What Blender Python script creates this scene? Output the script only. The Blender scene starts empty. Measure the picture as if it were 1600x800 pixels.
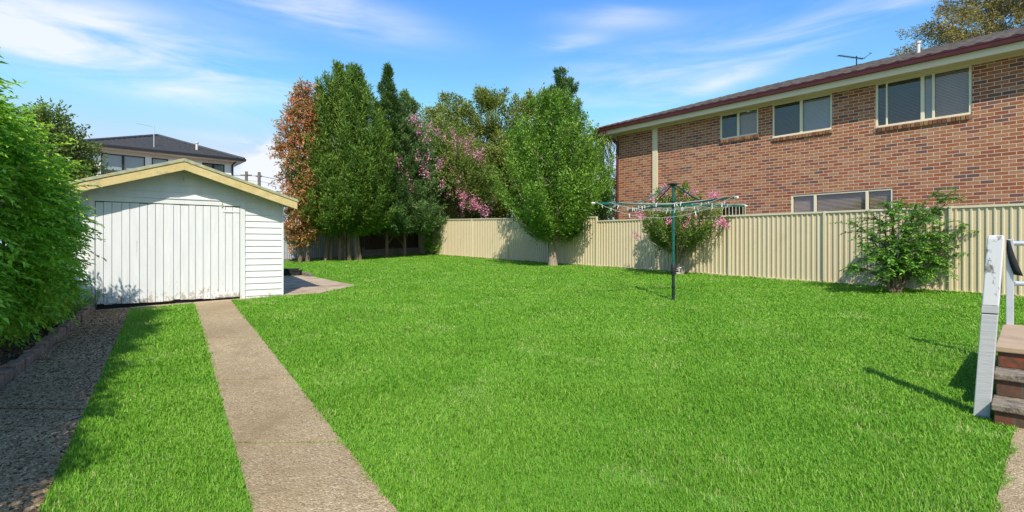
import bpy, math, random
import numpy as np
from mathutils import Vector, Matrix

scene = bpy.context.scene
COL = scene.collection
R = math.radians
rng = np.random.default_rng(7)
random.seed(7)

# ------------------------------------------------------------------ frame of reference
F, CX, HY = 790.0, 800.0, 386.0            # focal length and horizon of the photograph, in its pixels


def gz(x, y):
    """height of the yard: a gentle even slope, level beyond it (eye level is z = 0)"""
    return -1.582 + 0.00825 * np.clip(x, -25, 25) + 0.04603 * np.clip(y, -10, 30)


def at(px, py):
    """point of the ground seen at a pixel of the photograph (used to measure where things stand)"""
    r, v = (px - CX) / F, (HY - py) / F
    y = -1.582 / (v - 0.00825 * r - 0.04603)
    return Vector((r * y, y, v * y))


def dep(px, py, y):
    return Vector(((px - CX) / F * y, y, (HY - py) / F * y))


# ------------------------------------------------------------------ tags
def tag(o, label=None, cat=None, group=None, kind=None):
    if label: o['label'] = label
    if cat: o['category'] = cat
    if group: o['group'] = group
    if kind: o['kind'] = kind
    return o


def thing(name, label, cat, loc=(0, 0, 0), rz=0.0, group=None):
    o = bpy.data.objects.new(name, None)
    COL.objects.link(o)
    o.empty_display_size = 0.2
    o.location = loc
    o.rotation_euler = (0, 0, rz)
    return tag(o, label, cat, group)


def copy_tree(o, parent=None):
    c = o.copy()
    COL.objects.link(c)
    if parent: c.parent = parent
    for ch in list(o.children):
        copy_tree(ch, c)
    return c


# ------------------------------------------------------------------ mesh builder
class MB:
    def __init__(s):
        s.v, s.f, s.sm = [], [], []

    def add(s, verts, faces, smooth=False):
        b = len(s.v)
        s.v += [tuple(p) for p in verts]
        s.f += [tuple(b + i for i in f) for f in faces]
        s.sm += [smooth] * len(faces)
        return s

    def box(s, c, d, rot=None):
        hx, hy, hz = d[0] / 2, d[1] / 2, d[2] / 2
        vs = [Vector((x, y, z)) for z in (-hz, hz) for y in (-hy, hy) for x in (-hx, hx)]
        if rot is not None: vs = [rot @ p for p in vs]
        c = Vector(c)
        return s.add([p + c for p in vs], [(0, 2, 3, 1), (4, 5, 7, 6), (0, 1, 5, 4), (2, 6, 7, 3), (0, 4, 6, 2), (1, 3, 7, 5)])

    def b2(s, a, b):
        return s.box([(a[i] + b[i]) / 2 for i in range(3)], [abs(b[i] - a[i]) for i in range(3)])

    def bar(s, a, b, w, h, up=(0, 0, 1)):
        a, b = Vector(a), Vector(b)
        d = (b - a)
        L = d.length
        d.normalize()
        sd = d.cross(Vector(up))
        if sd.length < 1e-4: sd = d.cross(Vector((0, 1, 0)))
        sd.normalize()
        u = sd.cross(d)
        m = Matrix((sd, d, u)).transposed()
        return s.box((a + b) / 2, (w, L, h), m)

    def tube(s, pts, rad, n=8, caps=True):
        pts = [Vector(p) for p in pts]
        if not hasattr(rad, '__len__'): rad = [rad] * len(pts)
        rings = []
        ref = Vector((0.31, 0.95, 0.07)).normalized()
        for i, p in enumerate(pts):
            t = (pts[min(i + 1, len(pts) - 1)] - pts[max(i - 1, 0)])
            t.normalize()
            a = t.cross(ref)
            if a.length < 0.05: a = t.cross(Vector((1, 0, 0)))
            a.normalize()
            b = t.cross(a)
            rings.append([p + (a * math.cos(k * 2 * math.pi / n) + b * math.sin(k * 2 * math.pi / n)) * rad[i] for k in range(n)])
        vs = [p for r in rings for p in r]
        fs = [(i * n + k, i * n + (k + 1) % n, (i + 1) * n + (k + 1) % n, (i + 1) * n + k) for i in range(len(pts) - 1) for k in range(n)]
        s.add(vs, fs, True)
        if caps:
            s.add(rings[0], [tuple(range(n))[::-1]])
            s.add(rings[-1], [tuple(range(n))])
        return s

    def quad(s, a, b, c, d):
        return s.add([a, b, c, d], [(0, 1, 2, 3)])

    def prism(s, poly, y0, y1):
        """polygon in x,z swept along y"""
        n = len(poly)
        vs = [(p[0], y0, p[1]) for p in poly] + [(p[0], y1, p[1]) for p in poly]
        fs = [tuple(range(n)), tuple(range(2 * n - 1, n - 1, -1))] + [(i + n, (i + 1) % n + n, (i + 1) % n, i) for i in range(n)]
        return s.add(vs, fs)

    def slab(s, poly, z0, z1):
        n = len(poly)
        vs = [(p[0], p[1], z0 if not callable(z0) else z0(*p[:2])) for p in poly] + [(p[0], p[1], z1 if not callable(z1) else z1(*p[:2])) for p in poly]
        fs = [tuple(range(n))[::-1], tuple(range(n, 2 * n))] + [(i, (i + 1) % n, (i + 1) % n + n, i + n) for i in range(n)]
        return s.add(vs, fs)

    def build(s, name, mat, parent=None, bevel=0.0, loc=None):
        me = bpy.data.meshes.new(name)
        me.from_pydata(s.v, [], s.f)
        me.polygons.foreach_set('use_smooth', s.sm)
        import bmesh
        bm = bmesh.new(); bm.from_mesh(me)
        bmesh.ops.recalc_face_normals(bm, faces=bm.faces)
        bm.to_mesh(me); bm.free()
        me.update()
        me.materials.append(mat)
        o = bpy.data.objects.new(name, me)
        COL.objects.link(o)
        if parent: o.parent = parent
        if loc is not None: o.location = loc
        if bevel:
            m = o.modifiers.new('bevel', 'BEVEL')
            m.width = bevel; m.segments = 2; m.limit_method = 'ANGLE'; m.angle_limit = R(40)
        return o


def fast_mesh(name, V, loops, starts, mat, parent=None, var=None):
    me = bpy.data.meshes.new(name)
    me.vertices.add(len(V)); me.vertices.foreach_set('co', np.ascontiguousarray(V, dtype=np.float32).ravel())
    me.loops.add(len(loops)); me.loops.foreach_set('vertex_index', np.ascontiguousarray(loops, dtype=np.int32))
    me.polygons.add(len(starts)); me.polygons.foreach_set('loop_start', np.ascontiguousarray(starts, dtype=np.int32))
    me.update(calc_edges=True)
    if var is not None:
        a = me.attributes.new('var', 'FLOAT', 'FACE')
        a.data.foreach_set('value', np.ascontiguousarray(var, dtype=np.float32))
    me.materials.append(mat)
    o = bpy.data.objects.new(name, me)
    COL.objects.link(o)
    if parent: o.parent = parent
    return o


def nrm(a):
    return a / np.maximum(np.linalg.norm(a, axis=-1, keepdims=True), 1e-6)


def leaves(name, P, D, U, L, W, var, mat, parent=None, fold=0.25, droop=0.12):
    """one folded two-triangle leaf per row"""
    n = len(P)
    L = np.broadcast_to(L, n)[:, None]; W = np.broadcast_to(W, n)[:, None]
    D = nrm(D); S = nrm(np.cross(D, U)); N = np.cross(S, D)
    V = np.empty((n, 4, 3))
    V[:, 0] = P
    V[:, 1] = P + D * L * .42 + S * W * .5 + N * W * fold
    V[:, 2] = P + D * L - N * L * droop
    V[:, 3] = P + D * L * .42 - S * W * .5 + N * W * fold
    b = np.arange(n)[:, None] * 4
    loops = np.concatenate([b + 0, b + 3, b + 2, b + 0, b + 2, b + 1], 1).ravel()
    return fast_mesh(name, V.reshape(-1, 3), loops, np.arange(n * 2) * 3, mat, parent, np.repeat(var, 2))


# ------------------------------------------------------------------ materials
def newmat(name):
    m = bpy.data.materials.new(name)
    m.use_nodes = True
    nt = m.node_tree
    return m, nt, nt.nodes['Principled BSDF'], nt.nodes, nt.links


def ramp(nodes, stops):
    r = nodes.new('ShaderNodeValToRGB')
    e = r.color_ramp.elements
    while len(e) < len(stops): e.new(0.5)
    for i, (p, c) in enumerate(stops):
        e[i].position = p
        e[i].color = (*c, 1) if len(c) == 3 else c
    return r


def noise(nodes, links, scale, detail=4, rough=.6, stretch=None, coord='Object'):
    tc = nodes.new('ShaderNodeTexCoord')
    n = nodes.new('ShaderNodeTexNoise')
    n.inputs['Scale'].default_value = scale
    n.inputs['Detail'].default_value = detail
    n.inputs['Roughness'].default_value = rough
    if stretch:
        mp = nodes.new('ShaderNodeMapping'); mp.inputs['Scale'].default_value = stretch
        links.new(tc.outputs[coord], mp.inputs[0]); links.new(mp.outputs[0], n.inputs['Vector'])
    else:
        links.new(tc.outputs[coord], n.inputs['Vector'])
    return n


def mix(nodes, links, fac, a, b, mode='MIX'):
    m = nodes.new('ShaderNodeMix'); m.data_type = 'RGBA'; m.blend_type = mode
    for sock, val in ((m.inputs['Factor'], fac), (m.inputs[6], a), (m.inputs[7], b)):
        if isinstance(val, (int, float)): sock.default_value = val
        elif isinstance(val, tuple): sock.default_value = (*val, 1)
        else: links.new(val, sock)
    return m.outputs[2]


def surf(name, c1, c2, scale=6, rough=.6, bump=0.0, bscale=60, stretch=None, stain=None, stain_scale=1.5, stain_at=.6, metal=0, spec=.4):
    m, nt, bs, N, K = newmat(name)
    n = noise(N, K, scale, 5, .65, stretch)
    r = ramp(N, [(.3, c1), (.7, c2)])
    K.new(n.outputs[0], r.inputs[0])
    col = r.outputs[0]
    if stain:
        n2 = noise(N, K, stain_scale, 6, .72, stretch)
        r2 = ramp(N, [(stain_at, (0, 0, 0)), (stain_at + .12, (1, 1, 1))])
        K.new(n2.outputs[0], r2.inputs[0])
        col = mix(N, K, r2.outputs[0], col, stain)
    K.new(col, bs.inputs['Base Color'])
    bs.inputs['Roughness'].default_value = rough
    bs.inputs['Metallic'].default_value = metal
    bs.inputs['Specular IOR Level'].default_value = spec
    if bump:
        nb = noise(N, K, bscale, 4, .6, stretch)
        b = N.new('ShaderNodeBump'); b.inputs['Strength'].default_value = bump; b.inputs['Distance'].default_value = .02
        K.new(nb.outputs[0], b.inputs['Height']); K.new(b.outputs[0], bs.inputs['Normal'])
    return m


def leafmat(name, stops, trans=.3, rough=.5, spec=.25, patch=None, patch_scale=.6):
    """stops: colours over the leaf-to-leaf variation"""
    m, nt, bs, N, K = newmat(name)
    at_ = N.new('ShaderNodeAttribute'); at_.attribute_name = 'var'
    r = ramp(N, stops)
    K.new(at_.outputs['Fac'], r.inputs[0])
    col = r.outputs[0]
    if patch:
        n = noise(N, K, patch_scale, 3, .6)
        rp = ramp(N, [(.42, (0, 0, 0)), (.66, (1, 1, 1))])
        K.new(n.outputs[0], rp.inputs[0])
        col = mix(N, K, rp.outputs[0], col, patch, 'MULTIPLY')
    K.new(col, bs.inputs['Base Color'])
    bs.inputs['Roughness'].default_value = rough
    bs.inputs['Specular IOR Level'].default_value = spec
    tr = N.new('ShaderNodeBsdfTranslucent')
    hs = N.new('ShaderNodeHueSaturation'); hs.inputs['Value'].default_value = 1.25; hs.inputs['Hue'].default_value = .485
    K.new(col, hs.inputs['Color']); K.new(hs.outputs[0], tr.inputs['Color'])
    ms = N.new('ShaderNodeMixShader'); ms.inputs[0].default_value = trans
    K.new(bs.outputs[0], ms.inputs[1]); K.new(tr.outputs[0], ms.inputs[2])
    K.new(ms.outputs[0], N['Material Output'].inputs[0])
    return m


M = {}
M['white_paint'] = surf('white_paint', (.66, .66, .64), (.74, .74, .72), 5, .5, .15, 25, stretch=(1, 1, .15), stain=(.50, .46, .38), stain_scale=3, stain_at=.66)
M['door_paint'] = surf('door_paint', (.66, .66, .65), (.74, .74, .73), 4, .5, .2, 30, stretch=(3, 3, .4), stain=(.42, .37, .30), stain_scale=5.5, stain_at=.655)
M['barge'] = surf('barge_timber', (.50, .37, .14), (.62, .50, .24), 6, .75, .3, 30, stain=(.36, .30, .17), stain_scale=4, stain_at=.55)
M['lichen'] = surf('lichen_edge', (.22, .25, .20), (.46, .44, .22), 8, .85, .4, 40, stain=(.42, .24, .05), stain_scale=5, stain_at=.55)
M['iron'] = surf('old_iron', (.25, .27, .27), (.40, .40, .38), 3, .6, .1, 20)
M['dark'] = surf('dark_gap', (.02, .02, .02), (.03, .03, .03), 4, .9)  # near-black colour standing in for shade in the door gaps
M['cream'] = surf('cream_paint', (.70, .60, .40), (.74, .64, .44), 2, .5)
M['frame'] = surf('cream_frame', (.74, .67, .45), (.78, .71, .50), 2, .4)
M['burgundy'] = surf('burgundy_steel', (0.0800, 0.0162, 0.0180), (0.1120, 0.0252, 0.0270), 2, .35)
M['tile_brown'] = surf('roof_tile_brown', (.035, .029, .025), (.12, .10, .082), 5.5, .8, .3, 30, stain=(.13, .09, .06), stain_scale=4, stain_at=.6)
M['tile_grey'] = surf('roof_tile_grey', (.035, .035, .037), (.075, .074, .075), 9, .6, .2, 30)
M['render_white'] = surf('white_render', (.78, .78, .78), (.84, .84, .84), 1, .7)
M['beige'] = surf('beige_soffit', (.68, .55, .46), (.72, .59, .50), 1, .7)
M['black_frame'] = surf('black_frame', (.015, .015, .017), (.02, .02, .022), 2, .4)
M['fence_steel'] = surf('cream_fence_steel', (.60, .495, .315), (.63, .525, .34), .8, .38, stain=(.575, .47, .29), stain_scale=1.1, stain_at=.55)
M['fence_cap'] = surf('cream_fence_cap', (.62, .55, .37), (.66, .59, .41), 1, .42)
M['grey_iron'] = surf('grey_fence_sheet', (.30, .32, .34), (.46, .48, .50), 2.2, .6, .1, 30, stretch=(4, 4, .4), stain=(.14, .14, .13), stain_scale=2.5, stain_at=.56)
M['brown_paling'] = surf('brown_paling', (.055, .036, .026), (.11, .075, .05), 4, .85, .3, 30, stretch=(4, 4, .3))
M['sleeper'] = surf('concrete_sleeper', (.20, .18, .155), (.30, .275, .24), 4, .9, .3, 30)
M['old_timber'] = surf('old_timber', (.12, .10, .085), (.26, .23, .20), 5, .9, .4, 30, stretch=(.4, 4, 4))
M['green_paint'] = surf('green_enamel', (.008, .095, .072), (.012, .12, .09), 3, .3)
M['dark_green'] = surf('dark_pole', (.012, .026, .025), (.02, .04, .036), 4, .4)
M['black_metal'] = surf('black_metal', (.015, .015, .016), (.03, .03, .03), 5, .45)
M['line'] = surf('line_wire', (.34, .36, .31), (.46, .46, .40), 5, .5)
M['peg'] = surf('peg_plastic', (.72, .76, .76), (.82, .84, .82), 5, .5)
M['galv'] = surf('galvanised_pipe', (.55, .58, .60), (.66, .68, .70), 8, .45, metal=.3)
M['slab_concrete'] = surf('pale_concrete', (.36, .27, .18), (.52, .42, .30), 2.5, .9, .4, 60, stain=(.30, .21, .13), stain_scale=1.8, stain_at=.5)
M['soil'] = surf('mulch_soil', (.055, .038, .024), (.13, .085, .05), 14, .95, .8, 40)
M['edging'] = surf('edging_brick', (.20, .115, .075), (.34, .22, .15), 5, .95, .8, 30, stain=(.11, .085, .06), stain_scale=4, stain_at=.52)
M['bark'] = surf('bark', (.12, .082, .052), (.26, .19, .125), 8, .9, .8, 25, stretch=(3, 3, .6))
M['bark_pale'] = surf('pale_bark', (.22, .165, .115), (.40, .32, .24), 6, .85, .6, 18, stretch=(3, 3, .5))
M['palm_bark'] = surf('palm_bark', (.25, .22, .19), (.40, .36, .31), 6, .9, .4, 20, stretch=(.5, .5, 6))
M['pot'] = surf('black_plastic', (.014, .014, .016), (.03, .03, .032), 5, .5)
M['strap'] = surf('black_strap', (.01, .01, .01), (.02, .02, .02), 9, .8)
M['pole_wood'] = surf('pole_wood', (.13, .11, .09), (.20, .17, .14), 5, .9)
M['pvc'] = surf('pale_pvc', (.62, .58, .52), (.70, .66, .60), 5, .5)
M['post_lower'] = surf('post_grey_white', (.40, .40, .39), (.52, .52, .51), 7, .6, .25, 25, stretch=(.4, .4, 7), stain=(.36, .33, .29), stain_scale=2.0, stain_at=.62)
M['sand_tile'] = surf('sand_landing', (.40, .28, .17), (.47, .34, .215), 3, .75, .2, 80, stain=(.30, .21, .13), stain_scale=1.2, stain_at=.6)
M['old_mortar'] = surf('old_mortar', (.15, .125, .09), (.33, .27, .20), 12, .95, .8, 40, stain=(.08, .07, .05), stain_scale=7, stain_at=.5)
M['blind'] = surf('timber_blind', (.56, .41, .31), (.62, .47, .37), 3, .6)
M['blind_grey'] = surf('grey_blind', (.56, .54, .53), (.62, .60, .59), 3, .6)
M['white_blind'] = surf('pale_blind', (.52, .55, .52), (.62, .64, .60), 1, .7)
M['room'] = surf('room_shade', (.05, .045, .04), (.07, .06, .055), 1, .9)  # interior dimness put into the colour


def wear_low(mat, z0, z1, colour):
    """paint worn off towards the bottom of the boards, in ragged patches"""
    nt = mat.node_tree; N, K = nt.nodes, nt.links
    bs = N['Principled BSDF']; old = bs.inputs['Base Color'].links[0].from_socket
    tc = N.new('ShaderNodeTexCoord'); sp = N.new('ShaderNodeSeparateXYZ'); K.new(tc.outputs['Object'], sp.inputs[0])
    mr = N.new('ShaderNodeMapRange'); mr.inputs[1].default_value = z0; mr.inputs[2].default_value = z1; mr.inputs[3].default_value = .16; mr.inputs[4].default_value = -.12
    K.new(sp.outputs[2], mr.inputs[0])
    n = noise(N, K, 11, 7, .8, (1, 1, .7))
    ad = N.new('ShaderNodeMath'); K.new(n.outputs[0], ad.inputs[0]); K.new(mr.outputs[0], ad.inputs[1])
    r = ramp(N, [(.585, (0, 0, 0)), (.66, (.85, .85, .85))]); K.new(ad.outputs[0], r.inputs[0])
    K.new(mix(N, K, r.outputs[0], old, colour), bs.inputs['Base Color'])


wear_low(M['door_paint'], 0, .55, (.40, .33, .25))
wear_low(M['white_paint'], -.1, .35, (.42, .36, .28))


def peeled():
    m, nt, bs, N, K = newmat('peeling_white_paint')
    n = noise(N, K, 9, 8, .75, (1.2, 1.2, .8))
    n2 = noise(N, K, 40, 4, .7, (1, 1, .5))
    r = ramp(N, [(.545, (0, 0, 0)), (.60, (1, 1, 1))])
    K.new(n.outputs[0], r.inputs[0])
    r2 = ramp(N, [(.35, (.14, .135, .12)), (.65, (.36, .35, .32))])
    K.new(n2.outputs[0], r2.inputs[0])
    K.new(mix(N, K, r.outputs[0], (.64, .64, .63), r2.outputs[0]), bs.inputs['Base Color'])
    bs.inputs['Roughness'].default_value = .65
    b = N.new('ShaderNodeBump'); b.inputs['Strength'].default_value = .5; b.inputs['Distance'].default_value = .004; b.invert = True
    K.new(r.outputs[0], b.inputs['Height']); K.new(b.outputs[0], bs.inputs['Normal'])
    return m


M['peeled'] = peeled()


def brickmat(name, palette, mortar, bw=.24, bh=.086, ms=.0055, along='xy'):
    m, nt, bs, N, K = newmat(name)
    tc = N.new('ShaderNodeTexCoord'); sp = N.new('ShaderNodeSeparateXYZ'); K.new(tc.outputs['Object'], sp.inputs[0])
    ad = N.new('ShaderNodeMath'); K.new(sp.outputs[0], ad.inputs[0]); K.new(sp.outputs[1], ad.inputs[1])
    cb = N.new('ShaderNodeCombineXYZ'); K.new(ad.outputs[0], cb.inputs[0]); K.new(sp.outputs[2], cb.inputs[1])
    # slightly wavering courses
    nz = N.new('ShaderNodeTexNoise'); nz.inputs['Scale'].default_value = 9; K.new(tc.outputs['Object'], nz.inputs['Vector'])
    vm = N.new('ShaderNodeVectorMath'); vm.operation = 'SCALE'; vm.inputs['Scale'].default_value = .006
    K.new(nz.outputs['Color'], vm.inputs[0])
    va = N.new('ShaderNodeVectorMath'); K.new(cb.outputs[0], va.inputs[0]); K.new(vm.outputs[0], va.inputs[1])
    br = N.new('ShaderNodeTexBrick')
    K.new(va.outputs[0], br.inputs['Vector'])
    br.offset = .5; br.squash = 1
    br.inputs['Scale'].default_value = 1
    br.inputs['Mortar Size'].default_value = ms
    br.inputs['Mortar Smooth'].default_value = .15
    br.inputs['Brick Width'].default_value = bw
    br.inputs['Row Height'].default_value = bh
    br.inputs['Color1'].default_value = (0, 0, 0, 1); br.inputs['Color2'].default_value = (1, 1, 1, 1)
    br.inputs['Mortar'].default_value = (.5, .5, .5, 1)
    r = ramp(N, palette); r.color_ramp.interpolation = 'LINEAR'
    K.new(br.outputs['Color'], r.inputs[0])
    n1 = noise(N, K, 28, 5, .7)
    r1 = ramp(N, [(.3, (.72, .72, .72)), (.7, (1.2, 1.2, 1.2))]); K.new(n1.outputs[0], r1.inputs[0])
    c = mix(N, K, 1.0, r.outputs[0], r1.outputs[0], 'MULTIPLY')
    K.new(mix(N, K, br.outputs['Fac'], c, mortar), bs.inputs['Base Color'])
    bs.inputs['Roughness'].default_value = .85
    bs.inputs['Specular IOR Level'].default_value = .2
    iv = N.new('ShaderNodeMath'); iv.operation = 'SUBTRACT'; iv.inputs[0].default_value = 1; K.new(br.outputs['Fac'], iv.inputs[1])
    ah = N.new('ShaderNodeMath'); ah.operation = 'MULTIPLY_ADD'; ah.inputs[1].default_value = .35
    K.new(n1.outputs[0], ah.inputs[0]); K.new(iv.outputs[0], ah.inputs[2])
    b = N.new('ShaderNodeBump'); b.inputs['Strength'].default_value = .6; b.inputs['Distance'].default_value = .008
    K.new(ah.outputs[0], b.inputs['Height']); K.new(b.outputs[0], bs.inputs['Normal'])
    return m


BR = [(0, (0.1440, 0.0794, 0.0660)), (.08, (0.2104, 0.0886, 0.0594)), (.22, (0.2768, 0.0851, 0.0396)), (.5, (0.3544, 0.1306, 0.0554)), (.72, (0.3820, 0.1702, 0.0818)), (.88, (0.3987, 0.1986, 0.1056)), (1, (0.3433, 0.0964, 0.0396))]
def aggregate(name, dark, mid_, pale, stain):
    """worn concrete with its stones showing"""
    m, nt, bs, N, K = newmat(name)
    tc = N.new('ShaderNodeTexCoord')
    v = N.new('ShaderNodeTexVoronoi'); v.inputs['Scale'].default_value = 85; K.new(tc.outputs['Object'], v.inputs['Vector'])
    sp = N.new('ShaderNodeSeparateColor'); K.new(v.outputs['Color'], sp.inputs[0])
    r = ramp(N, [(.0, dark), (.45, mid_), (.85, mid_), (1, pale)]); K.new(sp.outputs[0], r.inputs[0])
    n1 = noise(N, K, 2.2, 6, .7); r1 = ramp(N, [(.3, (.74, .72, .70)), (.7, (1.18, 1.16, 1.12))]); K.new(n1.outputs[0], r1.inputs[0])
    c = mix(N, K, 1.0, r.outputs[0], r1.outputs[0], 'MULTIPLY')
    n2 = noise(N, K, 1.1, 7, .75); r2 = ramp(N, [(.49, (0, 0, 0)), (.66, (.8, .8, .8))]); K.new(n2.outputs[0], r2.inputs[0])
    c = mix(N, K, r2.outputs[0], c, stain)
    n3 = noise(N, K, 160, 2, .6); r3 = ramp(N, [(.3, (.8, .8, .8)), (.7, (1.15, 1.15, 1.15))]); K.new(n3.outputs[0], r3.inputs[0])
    K.new(mix(N, K, 1.0, c, r3.outputs[0], 'MULTIPLY'), bs.inputs['Base Color'])
    bs.inputs['Roughness'].default_value = .9; bs.inputs['Specular IOR Level'].default_value = .2
    b = N.new('ShaderNodeBump'); b.inputs['Strength'].default_value = .9; b.inputs['Distance'].default_value = .008; b.invert = True
    K.new(v.outputs['Distance'], b.inputs['Height']); K.new(b.outputs[0], bs.inputs['Normal'])
    return m


M['concrete'] = aggregate('aggregate_concrete', (0.2650, 0.1964, 0.1083), (0.4435, 0.3452, 0.2039), (0.6221, 0.5238, 0.3696), (0.2419, 0.1726, 0.0892))
M['concrete_dirty'] = aggregate('dirty_aggregate_concrete', (0.1958, 0.1305, 0.0675), (0.4785, 0.3262, 0.1800), (0.8500, 0.6743, 0.4500), (0.2393, 0.1631, 0.0945))
M['brick'] = brickmat('red_brick', BR, (.58, .50, .39), ms=.0075)
M['step_brick'] = brickmat('old_step_brick', [(0, (.10, .07, .05)), (.4, (.22, .065, .035)), (.7, (.30, .10, .05)), (1, (.18, .10, .06))], (.11, .09, .065), .24, .16, .010)
_nt = M['step_brick'].node_tree
_bs = _nt.nodes['Principled BSDF']
_old = _bs.inputs['Base Color'].links[0].from_socket
_n = noise(_nt.nodes, _nt.links, 6, 7, .75)
_r = ramp(_nt.nodes, [(.47, (0, 0, 0)), (.58, (.9, .9, .9))])
_nt.links.new(_n.outputs[0], _r.inputs[0])
_nt.links.new(mix(_nt.nodes, _nt.links, _r.outputs[0], _old, (.075, .062, .042)), _bs.inputs['Base Color'])


def sillmat():
    m, nt, bs, N, K = newmat('sill_brick')
    tc = N.new('ShaderNodeTexCoord'); sp = N.new('ShaderNodeSeparateXYZ'); K.new(tc.outputs['Object'], sp.inputs[0])
    dv = N.new('ShaderNodeMath'); dv.operation = 'DIVIDE'; dv.inputs[1].default_value = .086; K.new(sp.outputs[0], dv.inputs[0])
    fl = N.new('ShaderNodeMath'); fl.operation = 'FLOOR'; K.new(dv.outputs[0], fl.inputs[0])
    wn = N.new('ShaderNodeTexWhiteNoise'); wn.noise_dimensions = '1D'; K.new(fl.outputs[0], wn.inputs['W'])
    r = ramp(N, [(0, (.20, .075, .04)), (.5, (.36, .16, .075)), (1, (.42, .24, .12))]); K.new(wn.outputs['Value'], r.inputs[0])
    K.new(r.outputs[0], bs.inputs['Base Color']); bs.inputs['Roughness'].default_value = .85
    return m


M['sill'] = sillmat()


def glassmat(name, tint, refl):
    m, nt, bs, N, K = newmat(name)
    t = N.new('ShaderNodeBsdfTransparent'); t.inputs[0].default_value = (*tint, 1)
    g = N.new('ShaderNodeBsdfGlossy'); g.inputs['Roughness'].default_value = .02
    n = noise(N, K, 1.3, 2); b = N.new('ShaderNodeBump'); b.inputs['Strength'].default_value = .03; K.new(n.outputs[0], b.inputs['Height']); K.new(b.outputs[0], g.inputs['Normal'])
    fr = N.new('ShaderNodeLayerWeight'); fr.inputs['Blend'].default_value = .5
    pw = N.new('ShaderNodeMath'); pw.operation = 'POWER'; pw.inputs[1].default_value = 4.0; K.new(fr.outputs['Facing'], pw.inputs[0])
    mp = N.new('ShaderNodeMath'); mp.operation = 'MULTIPLY_ADD'; mp.inputs[1].default_value = .9; mp.inputs[2].default_value = refl; K.new(pw.outputs[0], mp.inputs[0])
    ms = N.new('ShaderNodeMixShader'); K.new(mp.outputs[0], ms.inputs[0]); K.new(t.outputs[0], ms.inputs[1]); K.new(g.outputs[0], ms.inputs[2])
    K.new(ms.outputs[0], N['Material Output'].inputs[0])
    return m


M['glass'] = glassmat('window_glass', (.90, .90, .89), .06)
M['glass_far'] = glassmat('window_glass_far', (.85, .88, .88), .08)


def grassmat():
    m, nt, bs, N, K = newmat('grass_blades')
    a = N.new('ShaderNodeAttribute'); a.attribute_name = 'var'
    r = ramp(N, [(0, (0.1275, 0.3042, 0.0162)), (.35, (0.1860, 0.4094, 0.0300)), (.7, (0.2603, 0.5034, 0.0554)), (.93, (0.3613, 0.5532, 0.1040)), (1, (0.5525, 0.5089, 0.2195))])
    K.new(a.outputs['Fac'], r.inputs[0])
    n = noise(N, K, .9, 4, .6); rp = ramp(N, [(.35, (.84, .90, .8)), (.68, (1.15, 1.06, 1.25))]); K.new(n.outputs[0], rp.inputs[0])
    c = mix(N, K, 1.0, r.outputs[0], rp.outputs[0], 'MULTIPLY')
    K.new(c, bs.inputs['Base Color']); bs.inputs['Roughness'].default_value = .5; bs.inputs['Specular IOR Level'].default_value = .2
    tr = N.new('ShaderNodeBsdfTranslucent'); K.new(c, tr.inputs[0])
    ms = N.new('ShaderNodeMixShader'); ms.inputs[0].default_value = .35
    K.new(bs.outputs[0], ms.inputs[1]); K.new(tr.outputs[0], ms.inputs[2]); K.new(ms.outputs[0], N['Material Output'].inputs[0])
    return m


M['grass'] = grassmat()
M['outside'] = surf('outside_ground', (.15, .15, .095), (.22, .20, .14), 1.5, .95, .4, 20)
M['ground'] = surf('lawn_soil', (.09, .22, .016), (.12, .28, .022), 6, .95, .6, 40, stain=(.17, .21, .06), stain_scale=2.5, stain_at=.66)

# ------------------------------------------------------------------ camera, light, sky
cam = bpy.data.cameras.new('camera')
cam.sensor_width = 36
cam.lens = F / 1600 * 36
cam.shift_y = -(400 - HY) / 1600
cam.clip_end = 3000
co = bpy.data.objects.new('camera', cam)
COL.objects.link(co)
co.rotation_euler = (R(90), 0, 0)
scene.camera = co

SUN_EL, SAZ = R(47), math.atan2(.12, -1.0)           # azimuth from +Y towards +X
sd = Vector((math.sin(SAZ) * math.cos(SUN_EL), math.cos(SAZ) * math.cos(SUN_EL), math.sin(SUN_EL)))
sl = bpy.data.lights.new('sun', 'SUN')
sl.energy = 2.7
sl.angle = R(.55)
sl.color = (1, .935, .83)
so = bpy.data.objects.new('sun', sl)
COL.objects.link(so)
so.location = (0, -5, 20)
so.rotation_euler = sd.to_track_quat('Z', 'Y').to_euler()


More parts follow.
